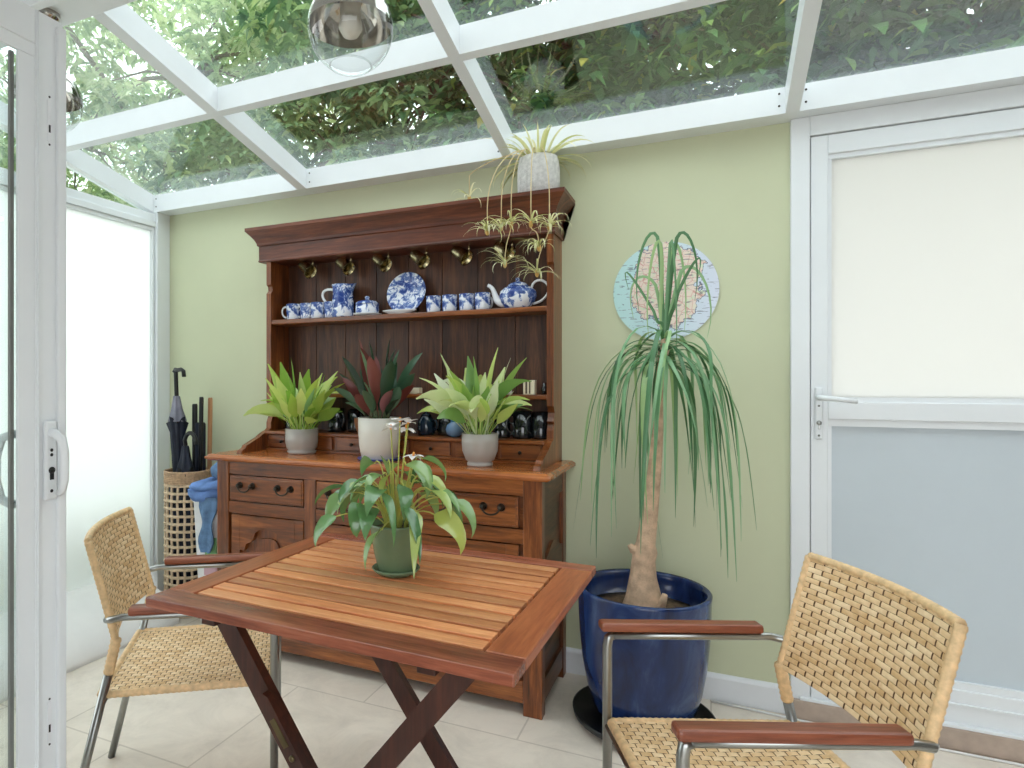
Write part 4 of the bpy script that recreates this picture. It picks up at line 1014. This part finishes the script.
# floor cable along the wall
solo('white_cable', MB().tube([(.0, -.035, .006), (.25, -.05, .005), (.45, -.062, .005), (.8, -.066, .005), (1.3, -.07, .005)], .0045, 6), M['cable'], (.3, -.05, 0), 'thin white cable lying on the floor along the door step', 'cable')

# ------------------------------------------------------------------ pendant lamps
def pendant(x, y, z, r, lab):
    t = Thing('pendant_lamp', (x, y, z), lab, 'lamp', 'glass globe pendants')
    pr = [(r*math.sin(a), -r*math.cos(a)) for a in [.5+i*(PI-.75)/26 for i in range(27)]]
    gl_ = MB().lathe(pr, (x, y, z), 40); gl_.f = [f for f in gl_.f if len(f) == 4]; gl_.s = gl_.s[:len(gl_.f)]
    t.part('globe', gl_, M['globe'])
    ring = MB(); ring_tube(ring, (x, y, z-r*math.cos(.5)), r*math.sin(.5), .0022, 40, 6); t.part('globe_rim', ring, M['globe'])
    pr = [(r*.985*math.sin(a), -r*.985*math.cos(a)) for a in [1.62+i*(PI-1.75)/16 for i in range(17)]]
    cap = MB().lathe(pr, (x, y, z), 40); cap.f = [f for f in cap.f if len(f) == 4]; cap.s = cap.s[:len(cap.f)]
    t.part('smoked_cap', cap, M['chrome'])
    t.part('bulb_holder', MB().lathe([(0, -.024), (.02, -.019), (.031, .0), (.028, .02), (.024, .03), (.027, .034), (.027, .088), (.012, .1), (0, .1)], (x, y, z), 24), M['cream'])
    zt = rz(y) if -1.32 > y > -1.46 else rz(y)+.1
    t.part('cord', MB().tube([(x, y, z+.09), (x, y, 2.50)], .003, 6), M['black'])
    t.part('ceiling_rose', MB().lathe([(.04, 0), (.038, -.02), (.01, -.028), (0, -.028)], (x, y, 2.501), 24), M['chrome'])
M['globe'] = glass('clear_globe_glass', (.94, .96, .96, 1), 1.5, .02)
M['cream'] = plain('frosted_bulb', (206, 200, 188), .4)
pendant(-.838, -1.40, 2.17, .11, 'clear glass globe pendant hanging in the centre of the roof')
pendant(-2.017, -1.40, 2.21, .11, 'clear glass globe pendant partly hidden behind the open white door')

# ------------------------------------------------------------------ trees outside
def tree(name, base, top, blobs, leaf, L, W, per, mat, lab, seed, droop=.9, br=.05):
    rr = random.Random(seed); t = Thing(name, base, lab, 'tree', 'trees behind the glass roof')
    tk = MB().tube(bez(base, Vector(base)+Vector((rr.uniform(-.2, .2), .1, 1.2)), Vector(top)+Vector((rr.uniform(-.3, .3), 0, -1.)), top, 10), [.16-.011*i for i in range(11)], 10)
    bm_ = MB(); V = []; Fc = []; lvmb = MB()
    for (cx, cy, cz, rx, ry, rz_, n) in blobs:
        s0 = Vector(top)+(Vector(base)-Vector(top))*rr.uniform(.0, .4)
        bm_.tube(bez(s0, s0+Vector((0, 0, .4)), Vector((cx, cy, cz-.3)), (cx, cy, cz), 8), [br*(1-.09*i) for i in range(9)], 6)
        for k in range(n):
            while True:
                q = Vector((rr.uniform(-1, 1), rr.uniform(-1, 1), rr.uniform(-1, 1)))
                if .15 < q.length < 1: break
            c_ = Vector((cx+q.x*rx, cy+q.y*ry, cz+q.z*rz_))
            if k % 7 == 0: bm_.tube([(cx, cy, cz), (Vector((cx, cy, cz))+c_)/2+Vector((0, 0, .1)), c_], [br*.4, br*.28, .006], 5)
            a0 = rr.uniform(0, 6.28)
            for j in range(per):
                az = a0+j*2.4; e = rr.uniform(-.5, .8); l_ = L*rr.uniform(.6, 1.25); w_ = W*l_/L
                d_ = Vector((math.cos(az)*math.cos(e), math.sin(az)*math.cos(e), math.sin(e))); s_ = Vector((-math.sin(az), math.cos(az), rr.uniform(-.6, .6))).normalized()
                p0 = c_+d_*.02+Vector((0, 0, rr.uniform(-.06, .06))); p1 = p0+d_*l_*.33; p3 = p1+(d_+Vector((0, 0, -droop*.6))).normalized()*l_*.34; p2 = p3+(d_+Vector((0, 0, -droop*1.3))).normalized()*l_*.33
                o = len(V); V += [p0, p1-s_*w_/2, p1+s_*w_/2, p3-s_*w_*.36, p3+s_*w_*.36, p2]; Fc += [(o, o+1, o+2), (o+1, o+3, o+4, o+2), (o+3, o+5, o+4)]
    lvmb.v = [tuple(q) for q in V]; lvmb.f = Fc; lvmb.s = [False]*len(Fc)
    t.part('trunk', tk, M['bark']); t.part('branches', bm_, M['bark']); t.part('crown', lvmb, mat)
TREES = [
 ('ash_tree', (-6.2, 3.6, -.065), (-5.6, 3.0, 4.2), [(-6.6, 2.2, 4.0, 1.2, 1.2, .9, 215), (-5.3, 2.6, 4.7, 1.3, 1.1, 1.0, 240), (-4.2, 3.0, 5.0, 1.2, 1.0, 1.0, 200), (-6.0, 1.2, 5.4, 1.3, 1.0, 1.0, 220)], 1, .17, .05, 16, 'tl_a', 'light airy green tree seen through the left roof panes', 1),
 ('feathery_tree', (-9.2, 2.0, -.065), (-8.4, 1.4, 4.0), [(-8.2, 1.2, 4.0, 1.6, 1.4, 1.3, 240), (-8.0, -.2, 4.8, 1.4, 1.4, 1.2, 200), (-7.4, 2.6, 3.2, 1.2, 1.2, .9, 200)], 1, .18, .055, 15, 'tl_a', 'far left pale green tree seen through the open door glass', 2),
 ('laurel_tree', (-3.2, 3.6, -.065), (-2.9, 3.1, 3.6), [(-4.5, 2.3, 3.45, .9, .8, .55, 150), (-3.3, 2.6, 3.5, 1.0, .9, .7, 150), (-2.3, 2.6, 3.9, .9, .8, .8, 150), (-2.9, 2.2, 4.6, 1.1, .9, .7, 140)], 1, .19, .06, 16, 'tl_b', 'mid green bushy tree above the dresser behind the roof', 3),
 ('evergreen_tree', (-.9, 3.4, -.065), (-.8, 2.9, 3.2), [(-1.2, 2.3, 3.3, 1.0, .8, .7, 170), (-.3, 2.2, 3.7, .9, .8, .8, 180), (-1.0, 1.7, 4.2, 1.0, .8, .6, 150)], 1, .19, .055, 20, 'tl_c', 'dark glossy evergreen tree behind the middle roof pane', 4),
 ('broadleaf_evergreen', (1.6, 3.2, -.065), (1.4, 2.7, 3.0), [(.6, 2.1, 3.0, .9, .7, .7, 190), (1.5, 2.0, 3.3, 1.0, .7, .8, 200), (2.5, 2.4, 3.2, 1.0, .8, .8, 170), (1.0, 1.6, 3.9, 1.1, .7, .6, 150)], 1, .2, .06, 20, 'tl_c', 'dense dark broad leaved tree above the white door', 5),
]
for (nm, b, tp_, bl_, _, L, W, per, m, lab, sd) in TREES: tree(nm, b, tp_, bl_, None, L, W, per, M[m], lab, sd)

# ------------------------------------------------------------------ light, camera
W = bpy.data.worlds.new('World'); bpy.context.scene.world = W; W.use_nodes = True
bg = W.node_tree.nodes['Background']; bg.inputs['Color'].default_value = (.93, .97, 1., 1); bg.inputs['Strength'].default_value = 3.7
cd = bpy.data.cameras.new('camera'); cam = bpy.data.objects.new('camera', cd); COL.objects.link(cam)
cam.location = (0, -2.818, 1.256); cam.rotation_euler = (PI/2, 0, math.atan(301/638))
cd.sensor_fit = 'HORIZONTAL'; cd.sensor_width = 36; cd.lens = 638/1024*36; cd.shift_x = (512-410)/1024; cd.clip_start = .03; cd.clip_end = 100
sc = bpy.context.scene; sc.camera = cam
sc.view_settings.view_transform = 'Standard'; sc.view_settings.look = 'None'; sc.view_settings.gamma = 1; sc.view_settings.use_curve_mapping = False
sc.view_settings.exposure = 0
sc.cycles.max_bounces = 10; sc.cycles.transparent_max_bounces = 16; sc.cycles.use_denoising = True
